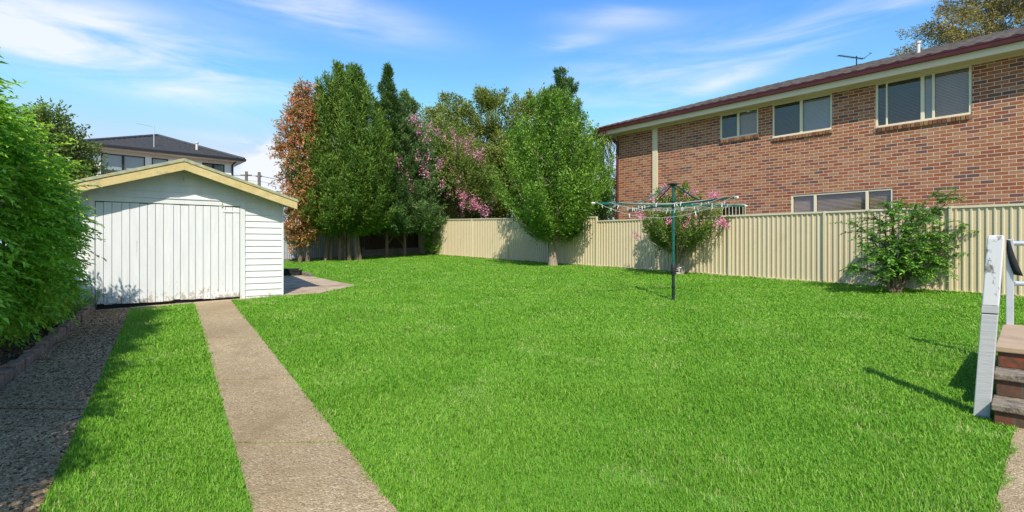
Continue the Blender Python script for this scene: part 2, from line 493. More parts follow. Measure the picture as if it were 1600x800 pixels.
def make_world():
    w = bpy.data.worlds.new('World'); scene.world = w; w.use_nodes = True
    N, K = w.node_tree.nodes, w.node_tree.links
    bg = N['Background']; bg.inputs[1].default_value = .15
    sky = N.new('ShaderNodeTexSky'); sky.sky_type = 'NISHITA'; sky.sun_disc = False
    sky.sun_elevation = SUN_EL; sky.sun_rotation = SAZ; sky.air_density = 1.0; sky.dust_density = .5; sky.ozone_density = 1.6
    hs = N.new('ShaderNodeHueSaturation'); hs.inputs['Saturation'].default_value = 1.34; hs.inputs['Value'].default_value = .95; hs.inputs['Hue'].default_value = .508
    K.new(sky.outputs[0], hs.inputs['Color'])
    tc = N.new('ShaderNodeTexCoord')
    nv = N.new('ShaderNodeVectorMath'); nv.operation = 'NORMALIZE'; K.new(tc.outputs['Generated'], nv.inputs[0])

    def math_(op, a, b=None, c=None):
        m = N.new('ShaderNodeMath'); m.operation = op
        for i, v in enumerate((a, b, c)):
            if v is None: continue
            if isinstance(v, (int, float)): m.inputs[i].default_value = v
            else: K.new(v, m.inputs[i])
        return m.outputs[0]

    def blob(px, py, hw, hh, ang=0.0):
        """soft elliptical region of the sky around a compass direction and height"""
        c = Vector(((px - CX) / F, 1, (HY - py) / F)); k = c.length; c.normalize()
        r = Vector((0, 1, 0)).cross(Vector((0, 0, 1)))
        right = c.cross(Vector((0, 0, 1))).normalized(); up = right.cross(c)
        a = right * math.cos(ang) + up * math.sin(ang); b = up * math.cos(ang) - right * math.sin(ang)
        terms = []
        for ax, hwid in ((a, hw / F / k), (b, hh / F / k)):
            d = N.new('ShaderNodeVectorMath'); d.operation = 'DOT_PRODUCT'
            K.new(nv.outputs[0], d.inputs[0]); d.inputs[1].default_value = ax
            q = math_('DIVIDE', d.outputs['Value'], hwid)
            terms.append(math_('MULTIPLY', q, q))
        s_ = math_('ADD', terms[0], terms[1])
        e = math_('POWER', 2.718, math_('MULTIPLY', s_, -1.0))
        d = N.new('ShaderNodeVectorMath'); d.operation = 'DOT_PRODUCT'
        K.new(nv.outputs[0], d.inputs[0]); d.inputs[1].default_value = c
        return math_('MULTIPLY', e, math_('GREATER_THAN', d.outputs['Value'], 0.0))

    def wisp(scale, stretch, rot, lo, hi, seed):
        mp = N.new('ShaderNodeMapping'); mp.inputs['Rotation'].default_value = rot; mp.inputs['Scale'].default_value = stretch; mp.inputs['Location'].default_value = (seed, seed * .7, seed * .3)
        K.new(nv.outputs[0], mp.inputs[0])
        n = N.new('ShaderNodeTexNoise'); n.inputs['Scale'].default_value = scale; n.inputs['Detail'].default_value = 7; n.inputs['Roughness'].default_value = .55
        n.inputs['Distortion'].default_value = .5
        K.new(mp.outputs[0], n.inputs['Vector'])
        r = ramp(N, [(lo, (0, 0, 0)), (hi, (1, 1, 1))]); r.color_ramp.interpolation = 'EASE'
        K.new(n.outputs[0], r.inputs[0])
        return r.outputs[0]

    w1 = wisp(3.0, (1, 1, 5.5), (0, R(-6), 0), .30, .72, 3.1)
    w2 = wisp(3.4, (1, 1, 6), (0, R(17), 0), .32, .78, 8.4)
    w3 = wisp(9.0, (1, 1, 1.8), (0, 0, 0), .40, .56, 1.7)
    lefts = None
    for args, g in (((120, 45, 330, 62, R(-5)), 1.25), ((260, 92, 210, 20, R(-3)), .8), ((120, 98, 230, 18, R(-9)), .8), ((500, 15, 150, 28, R(-4)), 1.1), ((310, 148, 120, 12, 0), .45),
                    ((335, 215, 60, 10, 0), .35)):
        t = math_('MULTIPLY', blob(*args), g)
        lefts = t if lefts is None else math_('ADD', lefts, t)
    cl = math_('MULTIPLY', lefts, w1)
    rights = None
    for args, g in (((955, 28, 75, 14, R(-3)), 1.0), ((893, 70, 50, 16, R(5)), .7), ((1210, 92, 300, 15, R(16)), .75), ((1000, 120, 190, 50, R(10)), .55), ((1250, 40, 200, 26, R(12)), .5)):
        t = math_('MULTIPLY', blob(*args), g)
        rights = t if rights is None else math_('ADD', rights, t)
    cr = math_('MULTIPLY', rights, w2)
    cum = None
    for args, g in (((425, 262, 60, 34, R(12)), 1.5), ((400, 224, 26, 8, 0), 1.1), ((470, 285, 60, 30, 0), 1.2), ((700, 330, 200, 30, 0), .5)):
        t = math_('MULTIPLY', blob(*args), g)
        cum = t if cum is None else math_('ADD', cum, t)
    cc = math_('MULTIPLY', cum, w3)
    tot = N.new('ShaderNodeClamp'); K.new(math_('ADD', math_('ADD', cl, cr), cc), tot.inputs[0])
    fac = math_('MULTIPLY', tot.outputs[0], .88)
    sk = mix(N, K, 1.0, hs.outputs[0], (2.05, 2.55, 3.4), 'DARKEN')
    col = mix(N, K, fac, sk, (3.15, 3.25, 3.4))
    K.new(col, bg.inputs[0])


make_world()
scene.view_settings.view_transform = 'Standard'
scene.view_settings.look = 'None'
scene.view_settings.exposure = 1.02
scene.view_settings.gamma = 1
scene.view_settings.use_curve_mapping = False
scene.render.engine = 'CYCLES'
scene.cycles.max_bounces = 8
scene.cycles.transparent_max_bounces = 12
scene.cycles.sample_clamp_indirect = 6

# ------------------------------------------------------------------ the yard
D2 = Vector((-.663, .749, 0))          # along the side fence, away from the camera
N2 = Vector((.749, .663, 0))           # across the side fence, away from the camera
FP = Vector((9.54, 11.0, 0))           # a point of the side fence


def side(s, off=0.0):
    return FP + D2 * s + N2 * off


def fence_s(px):
    r = (px - CX) / F
    return (FP.x - r * FP.y) / (.663 + .749 * r)


CORNER = side(22.0)


def back(t, off=0.0):
    """along the back fence, from the far corner to the left"""
    return CORNER - N2 * t - D2 * off


GD, GV = Vector((.831, .557, 0)), Vector((-.557, .831, 0))      # along the garage front, and into it
G0 = Vector((-5.195, 11.4, -1.11))


def gar(t, s):
    return Vector((G0.x, G0.y, 0)) - GD * t - GV * s


xs = [-700, -60, -25, 0, 25, 60, 700]
ys = [-80, -10, 0, 30, 60, 1500]
g = MB()
g.add([(x, y, float(gz(x, y))) for y in ys for x in xs], [(j * len(xs) + i, j * len(xs) + i + 1, (j + 1) * len(xs) + i + 1, (j + 1) * len(xs) + i) for j in range(len(ys) - 1) for i in range(len(xs) - 1)])
tag(g.build('ground', M['outside']), 'dry pale ground beyond the fences', None, None, 'structure')


def sheet(name, poly, h, mat, label, base=.02, joints=None):
    m = MB()
    if joints:
        # poured in bays with narrow open joints between them
        a, b_, c, d = poly
        ks = [0] + joints + [1]
        for k0, k1 in zip(ks[:-1], ks[1:]):
            g0 = 0 if k0 == 0 else .0012
            q = [a.lerp(b_, k0 + g0), a.lerp(b_, k1 - .0012), d.lerp(c, k1 - .0012), d.lerp(c, k0 + g0)]
            m.slab([(p[0], p[1]) for p in q], lambda x, y: float(gz(x, y)) - base, lambda x, y: float(gz(x, y)) + h)
    else: m.slab([(p[0], p[1]) for p in poly], lambda x, y: float(gz(x, y)) - base, lambda x, y: float(gz(x, y)) + h)
    return tag(m.build(name, mat), label, None, None, 'structure')


def ext(a, b, k):
    """a point beyond b on the line from a"""
    return b + (b - a) * k


rl = (at(303, 470), at(395, 800)); rr = (at(360, 468), at(620, 800))
ll_ = (at(143, 481), None); lr = (at(205, 480), at(62, 800))
strip_r = [rl[0], ext(rl[0], rl[1], .35), ext(rr[0], rr[1], .35), rr[0]]
e_far, e_near = at(150, 486), at(0, 612)
strip_l = [e_far, ext(e_far, e_near, .9), ext(lr[0], lr[1], .35), lr[0]]
sheet('driveway', strip_r, .012, M['concrete'], 'right concrete wheel strip of the driveway leading to the garage door', joints=[.16, .34, .52, .66, .80])
sheet('driveway', strip_l, .011, M['concrete_dirty'], 'left shaded concrete wheel strip beside the garden edging', joints=[.2, .4, .58, .75])
apron = [gar(3.4, .0), gar(3.4, .22), gar(.25, .16), gar(.25, .0)]
sheet('driveway_apron', apron, .016, M['slab_concrete'], 'narrow pale concrete threshold under the garage door')
slab = [at(443, 462), at(500, 459), at(555, 447), at(530, 440), at(481, 431), at(425, 432), gar(0.0, -2.6), gar(0.0, 0)]
slab_pts = [at(441, 463), at(500, 459), at(556, 447), at(522, 440), at(480, 431), at(430, 433)]
sheet('patio_slab', slab_pts, .02, M['slab_concrete'], 'cracked pale concrete slab beside the garage')
p1, p2 = at(1586, 668), at(1553, 800)
path = [p1, ext(p1, p2, .5), ext(p1, p2, .5) + Vector((3, -2, 0)), p1 + Vector((3.2, -2.4, 0)), p1 + Vector((.35, -.15, 0))]
sheet('path', path, .012, M['concrete'], 'concrete path at the foot of the brick steps')
bed_l = [e_far + Vector((.02, .05, 0)), ext(e_far, e_near, .9), ext(e_far, e_near, .9) + Vector((-6, -1, 0)), e_far + Vector((-6, -1, 0))]
edge_off = (e_near - e_far).normalized()
side_off = Vector((-edge_off.y, edge_off.x, 0))
if side_off.x > 0: side_off = -side_off
bed_l = [p + side_off * (.14 if i < 2 else 0) for i, p in enumerate(bed_l)]
sheet('garden_bed', bed_l, .07, M['soil'], 'mulched garden bed under the hedge')
sheet('garden_bed', [back(-.2, .55), back(9.5, .55), back(9.5, .0), back(-.2, .0)], .006, M['soil'], 'bare brown soil strip under the back trees')


def inpoly(X, Y, poly):
    ins = np.zeros(len(X), bool)
    n = len(poly)
    for i in range(n):
        x1, y1 = poly[i][0], poly[i][1]; x2, y2 = poly[(i + 1) % n][0], poly[(i + 1) % n][1]
        c = ((y1 > Y) != (y2 > Y)) & (X < (x2 - x1) * (Y - y1) / ((y2 - y1) if y2 != y1 else 1e-9) + x1)
        ins ^= c
    return ins


ST_A = at(1553, 663)                                   # left foot of the brick steps
SX, SY = Vector((.698, -.716, 0)), Vector((.716, .698, 0))
steps_poly = [ST_A - SX * .0, ST_A + SY * 2.5, ST_A + SY * 2.5 + SX * 3, ST_A + SX * 3]
lawn = [lr[0], gar(2.7, .17), gar(-.01, .02), gar(-.01, -9), back(7.6, .5), back(.1, .5), side(21.9, -.03), side(-1.7, -.03), side(-1.7, -.03) + Vector((0, -9, 0)), Vector((4.5, 1.2, 0)), Vector((-1.0, 1.6, 0)), ext(lr[0], lr[1], .35)]


_lp = MB().add([(p[0], p[1], float(gz(p[0], p[1])) + .004) for p in lawn], [tuple(range(len(lawn)))])
tag(_lp.build('lawn', M['ground']), 'green turf ground of the back yard under the grass blades', None, None, 'structure')


def make_grass():
    Pn = []
    for y0, y1, dens in ((2.3, 3.5, 21000), (3.5, 5, 17000), (5, 7, 10500), (7, 9.5, 6200), (9.5, 13, 3400), (13, 18, 1700), (18, 28, 900)):
        x0, x1 = -1.06 * y1 - .3, 1.06 * y1 + .3
        n = int((x1 - x0) * (y1 - y0) * dens)
        X = rng.uniform(x0, x1, n); Y = rng.uniform(y0, y1, n)
        keep = inpoly(X, Y, lawn)
        # the turf creeps over the edges of the concrete unevenly
        jx = .018 * np.sin(X * 9 + Y * 7) + .014 * np.sin(Y * 23 - X * 5) + rng.normal(0, .012, n)
        jy = .018 * np.sin(X * 8 - Y * 6 + 2) + rng.normal(0, .012, n)
        for poly in (strip_r, strip_l, slab_pts, path, steps_poly):
            keep &= ~inpoly(X + jx, Y + jy, poly)
        # sparse, worn places
        w = np.sin(X * 1.9 + 1.3 * np.sin(Y * 1.1)) * np.sin(Y * 2.3 + X * .7) + .5 * np.sin(X * 7.1 + Y * 3) * np.sin(Y * 6.3)
        keep &= rng.random(n) < np.where(w > 1.0, .5, 1.0)
        X, Y, w = X[keep], Y[keep], w[keep]
        Pn.append(np.stack([X, Y, w], 1))
    A = np.concatenate(Pn)
    X, Y, w = A.T
    n = len(X)
    Z = gz(X, Y)
    dist = np.hypot(X, Y)
    hgt = rng.gamma(9, 1 / 9, n) * .031 * (1 + .18 * np.sin(X * 3.3 + Y * 2.1) * np.sin(Y * 3.7 - X))
    # longer along hard edges and fences, where the mower misses
    df = np.abs((X - FP.x) * N2.x + (Y - FP.y) * N2.y)
    hgt *= np.where(df < .14, 1.9, 1.0)
    wid = np.clip(.0018 * dist / 3.0, .0018, .012) * rng.uniform(.7, 1.4, n)
    az = rng.uniform(0, 2 * np.pi, n)
    lean = np.abs(rng.normal(.55, .3, n))
    dx, dy = np.cos(az), np.sin(az)
    sx, sy = -dy, dx
    V = np.empty((n, 5, 3))
    B = np.stack([X, Y, Z - .004], 1)
    S = np.stack([sx, sy, np.zeros(n)], 1) * wid[:, None]
    mid = B + np.stack([dx * hgt * lean * .35, dy * hgt * lean * .35, hgt * .6], 1)
    tip = B + np.stack([dx * hgt * lean, dy * hgt * lean, hgt * (1.0 - .18 * lean)], 1)
    V[:, 0] = B - S; V[:, 1] = B + S; V[:, 2] = mid + S * .8; V[:, 3] = mid - S * .8; V[:, 4] = tip
    b = np.arange(n)[:, None] * 5
    loops = np.concatenate([b, b + 1, b + 2, b + 3, b + 3, b + 2, b + 4], 1).ravel()
    st = np.stack([np.arange(n) * 7, np.arange(n) * 7 + 4], 1).ravel()
    var = np.clip(rng.normal(.46, .15, n), 0, .93)
    dry = rng.random(n) < np.where(w > .95, .26, .03) + .10 * (np.sin(X * 2.7 + Y * .6) * np.sin(Y * 1.7 - X * 1.1) > .72)
    var[dry] = rng.uniform(.93, 1, dry.sum())
    o = fast_mesh('grass', V.reshape(-1, 3), loops, st, M['grass'], None, np.repeat(var, 2))
    tag(o, 'short bright green lawn grass covering the yard', None, None, 'stuff')


make_grass()


# ------------------------------------------------------------------ plants
def clumps(K, R_, H0, H1, env, lump=.2, bias=.5, seed=0):
    r = np.random.default_rng(seed)
    z = []
    while len(z) < K:
        q = r.uniform(0, 1, K * 3)
        z += list(q[r.random(K * 3) < np.clip(env(q), .08, 1)])
    z = np.array(z[:K])
    a = r.uniform(0, 2 * np.pi, K)
    ph = r.uniform(0, 6.28, 4)
    lm = 1 + lump * (np.sin(2 * a + 5 * z + ph[0]) * .6 + np.sin(3 * a - 9 * z + ph[1]) * .5 + np.sin(5 * a + 14 * z + ph[2]) * .4)
    rad = R_ * env(z) * lm * (1 - bias * r.random(K) ** 1.6)
    return np.stack([rad * np.cos(a), rad * np.sin(a), H0 + (H1 - H0) * z], 1), a


def sprays(C, m, nl, rc, tl, up, out, spread, leafspread, seed=0, centre=None, flat=1.0):
    """m twigs round every clump centre, nl leaves on every twig"""
    r = np.random.default_rng(seed)
    K = len(C)
    cc = np.repeat(C, m, 0)
    off = r.normal(0, 1, (K * m, 3)); off[:, 2] *= flat
    start = cc + off * rc * .55
    ax = np.zeros(3) if centre is None else np.array(centre)
    o = cc - ax; o[:, 2] = 0
    o = nrm(o + 1e-6) * out
    d = o + np.array([0, 0, up]) + r.normal(0, spread, (K * m, 3))
    d = nrm(d)
    k = np.tile(np.arange(nl), K * m)
    s = np.repeat(start, nl, 0); dd = np.repeat(d, nl, 0)
    tt = (k + .5) / nl
    P = s + dd * (tt * tl)[:, None]
    rnd = r.normal(0, leafspread, P.shape)
    LD = nrm(dd * .7 + rnd)
    U = nrm(r.normal(0, .5, P.shape) + np.array([0, 0, 1.0]) + .4 * np.repeat(o, nl, 0))
    cl = np.repeat(np.repeat(r.normal(0, 1, K), m), nl)
    return P, LD, U, cl


def tubes_to(mb, base, C, r0, frac, h_split, seed, n=14, nseg=4, bow=.25, sides=6):
    """limbs from the trunk to some clump centres"""
    r = np.random.default_rng(seed)
    idx = r.choice(len(C), min(n, len(C)), replace=False)
    for i in idx:
        tgt = Vector(C[i]) * frac
        tgt.z = C[i][2]
        z0 = h_split * r.uniform(.75, 1.25)
        z0 = min(z0, tgt.z * .8)
        a = Vector((base[0] * 0, 0, z0))
        pts = []
        for k in range(nseg + 1):
            t = k / nseg
            p = a.lerp(tgt, t)
            p.z = z0 + (tgt.z - z0) * (t ** (1 - bow))
            p += Vector((r.normal(0, .04), r.normal(0, .04), 0)) * (1 if 0 < k else 0)
            pts.append(p)
        rr_ = r0 * r.uniform(.22, .42)
        mb.tube(pts, [rr_ * (1 - .8 * k / nseg) + .004 for k in range(nseg + 1)], sides, False)


def trunk_pts(h, lean=(0, 0), wob=.05, seed=0, n=6):
    r = np.random.default_rng(seed)
    return [Vector((lean[0] * k / n + (r.normal(0, wob) if k else 0), lean[1] * k / n + (r.normal(0, wob) if k else 0), h * k / n - (.1 if k == 0 else 0))) for k in range(n + 1)]


def tree(name, label, cat, base, R_, H0, H1, env, lm, bark, K, m, nl, rc, tl, up, out, spread, ls, L, W, r0=.1, split=None, lump=.2, bias=.5, seed=1, group=None, vshift=0.0, n_limb=14, trunks=((0, 0),), flat=1.0, sy=1.0, vs=.17, crown_off=(0, 0), limb_frac=.8):
    root = thing(name, label, cat, base, 0, group)
    H1 = H1 - .5 * tl * max(up, 0) - .6 * rc
    C, _ = clumps(K, R_, H0, H1, env, lump, bias, seed)
    C[:, 1] *= sy
    C[:, 0] += crown_off[0]; C[:, 1] += crown_off[1]
    P, D, U, cl = sprays(C, m, nl, rc, tl, up, out, spread, ls, seed + 1, (crown_off[0], crown_off[1], 0), flat)
    r = np.random.default_rng(seed + 2)
    var = np.clip(.5 + vshift + .10 * cl + r.normal(0, vs, len(P)), 0, 1)
    Ls = L * r.uniform(.65, 1.25, len(P)); Ws = W * r.uniform(.7, 1.2, len(P))
    leaves('crown', P, D, U, Ls, Ws, var, lm, root)
    mb = MB()
    sp = split if split else H0 * .9
    for i, (tx, ty) in enumerate(trunks):
        top = H0 + (H1 - H0) * .55
        pts = trunk_pts(top, (-tx * .6 + crown_off[0] * .5, -ty * .6 + crown_off[1] * .5), .03, seed + 5 + i)
        pts = [p + Vector((tx, ty, 0)) for p in pts]
        k = len(pts) - 1
        rad = [r0 * (1.35 if j == 0 else 1 - .8 * j / k) for j in range(k + 1)]
        mb.tube(pts, rad, 9)
    tubes_to(mb, (0, 0), C, r0 * 1.1, limb_frac, sp, seed + 3, n_limb)
    mb.build('trunk', bark, root)
    return root, C


def leaders(n, R_, H0, H1, env, per, width, seed, lump=.15, steep=1.0, start=.25, jag=.12, vb=.5, sy=1.0, lspread=.55, droop=0.0):
    """branches running from the stem out to the crown's surface, leaves set along each of them"""
    r = np.random.default_rng(seed)
    z = []
    while len(z) < n:
        q = r.uniform(0, 1, n * 3)
        z += list(q[r.random(n * 3) < np.clip(env(q), .12, 1)])
    z = np.array(z[:n]); a = r.uniform(0, 2 * np.pi, n)
    ph = r.uniform(0, 6.28, 3)
    lm = 1 + lump * (np.sin(2 * a + 6 * z + ph[0]) * .6 + np.sin(3 * a - 11 * z + ph[1]) * .5 + np.sin(7 * a + 17 * z + ph[2]) * .35)
    rad = R_ * env(z) * lm * (1 + r.normal(0, jag, n)) * np.where(r.random(n) < .3, r.uniform(.35, .9, n), 1)
    H = H1 - H0
    E = np.stack([rad * np.cos(a), rad * np.sin(a) * sy, H0 + H * z + r.normal(0, jag * .5, n)], 1)
    S = E.copy(); k = r.uniform(.1, .35, n)
    S[:, 0] *= k; S[:, 1] *= k
    S[:, 2] = np.maximum(H0 * .75 + .05, E[:, 2] - np.maximum(.45, rad * steep * r.uniform(.7, 1.2, n)))
    M_ = S * .5 + E * .5; M_[:, :2] += (E - S)[:, :2] * .16; M_[:, 2] -= (E - S)[:, 2] * .06
    idx = np.repeat(np.arange(n), per)
    t = start + (1 - start) * r.random(n * per) ** .85
    A, B, C_ = S[idx], M_[idx], E[idx]
    T = t[:, None]
    P = (1 - T) ** 2 * A + 2 * T * (1 - T) * B + T ** 2 * C_
    D0 = nrm(2 * (1 - T) * (B - A) + 2 * T * (C_ - B))
    taper = width * (1.15 - .75 * t ** 2)
    off = r.normal(0, 1, P.shape)
    P = P + off * taper[:, None] * .6
    P[:, 2] -= droop * np.abs(r.normal(0, 1, len(P))) * taper * 2
    LD = nrm(D0 * .8 + nrm(off) * .7 + r.normal(0, lspread * .6, P.shape) + np.array([0, 0, -droop]))
    o = P.copy(); o[:, 2] = 0
    U = nrm(r.normal(0, .55, P.shape) + np.array([0, 0, 1.0]) + .5 * nrm(o + 1e-6))
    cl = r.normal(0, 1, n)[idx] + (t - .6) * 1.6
    return P, LD, U, cl, S, M_, E


def leader_tree(name, label, cat, base, R_, H0, H1, env, lm, bark, n, per, width, L, W, r0, seed, trunks=((0, 0),), split=.5, group=None, vs=.13, vshift=0.0, limb_r=.016, limbs=40, crown_off=(0, 0), **kw):
    root = thing(name, label, cat, base, 0, group)
    P, D, U, cl, S, M_, E = leaders(n, R_, H0, H1, env, per, width, seed, **kw)
    r = np.random.default_rng(seed + 2)
    off = np.array([crown_off[0], crown_off[1], 0])
    P = P + off; S = S + off; M_ = M_ + off; E = E + off
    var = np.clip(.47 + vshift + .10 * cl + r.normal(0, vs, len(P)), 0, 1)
    leaves('crown', P, D, U, L * r.uniform(.6, 1.25, len(P)), W * r.uniform(.7, 1.2, len(P)), var, lm, root)
    mb = MB()
    top = H0 + (H1 - H0) * .5
    for i, (tx, ty) in enumerate(trunks):
        pts = [p + Vector((tx, ty, 0)) for p in trunk_pts(top, (-tx * .5 + crown_off[0], -ty * .5 + crown_off[1]), .03, seed + 5 + i)]
        k = len(pts) - 1
        mb.tube(pts, [r0 * (1.4 if j == 0 else 1 - .82 * j / k) for j in range(k + 1)], 9)
    for i in range(min(limbs, n)):
        s_, m_, e_ = Vector(S[i]), Vector(M_[i]), Vector(E[i])
        z0 = max(split, s_.z - Vector((s_.x - off[0], s_.y - off[1], 0)).length * 1.6)
        mb.tube([(off[0] * z0 / top, off[1] * z0 / top, min(z0, s_.z - .02)), s_, m_, e_], [limb_r * 1.7, limb_r * 1.2, limb_r * .6, .004], 6, False)
    mb.build('trunk', bark, root)
    return root, E


def E_round(z): return np.sqrt(np.clip(1 - (2 * z - 1) ** 2, 0, 1))
def E_egg(z): return np.clip(np.sin(np.pi * np.clip(z, 0, 1) ** .72), 0, 1) ** .75
def E_column(z): return np.clip(np.minimum(1, (z * 7 + .45)) * (1 - np.clip((z - .62) / .38, 0, 1) ** 1.9), 0, 1)
def E_cone(z): return np.clip((1 - z) ** .8 * np.minimum(1, z * 8 + .5), 0, 1)


LM = {}
LM['hedge'] = leafmat('hedge_leaf', [(0, (0.0788, 0.2108, 0.0160)), (.4, (0.1692, 0.3842, 0.0281)), (.75, (0.3241, 0.6200, 0.0501)), (1, (0.6203, 0.8000, 0.1001))], .34, .42, .35)
LM['dark_tree'] = leafmat('dark_tree_leaf', [(0, (0.0723, 0.1313, 0.0243)), (.5, (0.1447, 0.2188, 0.0433)), (1, (0.2894, 0.3500, 0.0693))], .25)
LM['cypress'] = leafmat('cypress_leaf', [(0, (0.0440, 0.1035, 0.0144)), (.45, (0.1001, 0.1983, 0.0257)), (.8, (0.1701, 0.2846, 0.0400)), (1, (0.2801, 0.3622, 0.0572))], .2, .6)
LM['conifer'] = leafmat('conifer_leaf', [(0, (0.0404, 0.1019, 0.0224)), (.5, (0.0806, 0.1666, 0.0375)), (1, (0.1680, 0.2777, 0.0686))], .2, .6)
LM['conifer_low'] = leafmat('conifer_low_leaf', [(0, (0.0746, 0.1481, 0.0391)), (.5, (0.1494, 0.2592, 0.0780)), (1, (0.2987, 0.4073, 0.1299))], .2, .6)
LM['autumn'] = leafmat('autumn_leaf', [(0, (0.0862, 0.1344, 0.0230)), (.40, (0.1955, 0.2240, 0.0460)), (.50, (0.4600, 0.2464, 0.0805)), (.72, (0.6900, 0.2800, 0.1150)), (1, (0.8280, 0.4704, 0.2760))], .35)
LM['pear'] = leafmat('pear_leaf', [(0, (0.0584, 0.1562, 0.0166)), (.45, (0.1364, 0.2848, 0.0298)), (.8, (0.2435, 0.4134, 0.0497)), (1, (0.4285, 0.5145, 0.0827))], .32, .4, .35)
LM['olive'] = leafmat('olive_leaf', [(0, (0.0845, 0.1327, 0.0231)), (.5, (0.2066, 0.2653, 0.0461)), (.85, (0.3379, 0.3877, 0.0659)), (1, (0.5256, 0.5101, 0.0988))], .28)
LM['myrtle'] = leafmat('myrtle_leaf', [(0, (0.0597, 0.1207, 0.0208)), (.5, (0.1387, 0.2315, 0.0382)), (.85, (0.2774, 0.3421, 0.0606)), (1, (0.5546, 0.3421, 0.1040))], .28)
LM['pink'] = leafmat('pink_petal', [(0, (0.6178, 0.1350, 0.2550)), (.5, (0.8316, 0.2700, 0.4050)), (1, (0.8500, 0.6412, 0.6900))], .35)
LM['white_flower'] = leafmat('white_petal', [(0, (.75, .75, .66)), (1, (.85, .85, .80))], .3)
LM['shrub'] = leafmat('shrub_leaf', [(0, (0.0417, 0.1204, 0.0198)), (.5, (0.1044, 0.2625, 0.0394)), (.85, (0.2319, 0.4594, 0.0689)), (1, (0.4637, 0.5687, 0.1181))], .28, .4)
LM['bright_shrub'] = leafmat('bright_shrub_leaf', [(0, (0.0928, 0.2275, 0.0189)), (.5, (0.2041, 0.3850, 0.0347)), (1, (0.3710, 0.5600, 0.0788))], .3, .4)
LM['gum'] = leafmat('gum_leaf', [(0, (0.1113, 0.1050, 0.0252)), (.5, (0.2412, 0.2100, 0.0504)), (1, (0.4823, 0.3850, 0.1103))], .25)
LM['palm'] = leafmat('palm_leaf', [(0, (0.0928, 0.1575, 0.0315)), (.5, (0.2041, 0.2625, 0.0630)), (1, (0.4452, 0.4200, 0.1418))], .25)
LM['litter'] = leafmat('dry_leaf', [(0, (.07, .045, .022)), (.5, (.19, .12, .055)), (1, (.36, .25, .12))], .1, .8)


def gp(px, py):
    p = at(px, py); return (p.x, p.y, p.z)


def gy(px, y):
    x = (px - CX) / F * y
    return (x, y, float(gz(x, y)))


def hgt_of(py, base):
    return (HY - py) / F * base[1] - base[2]


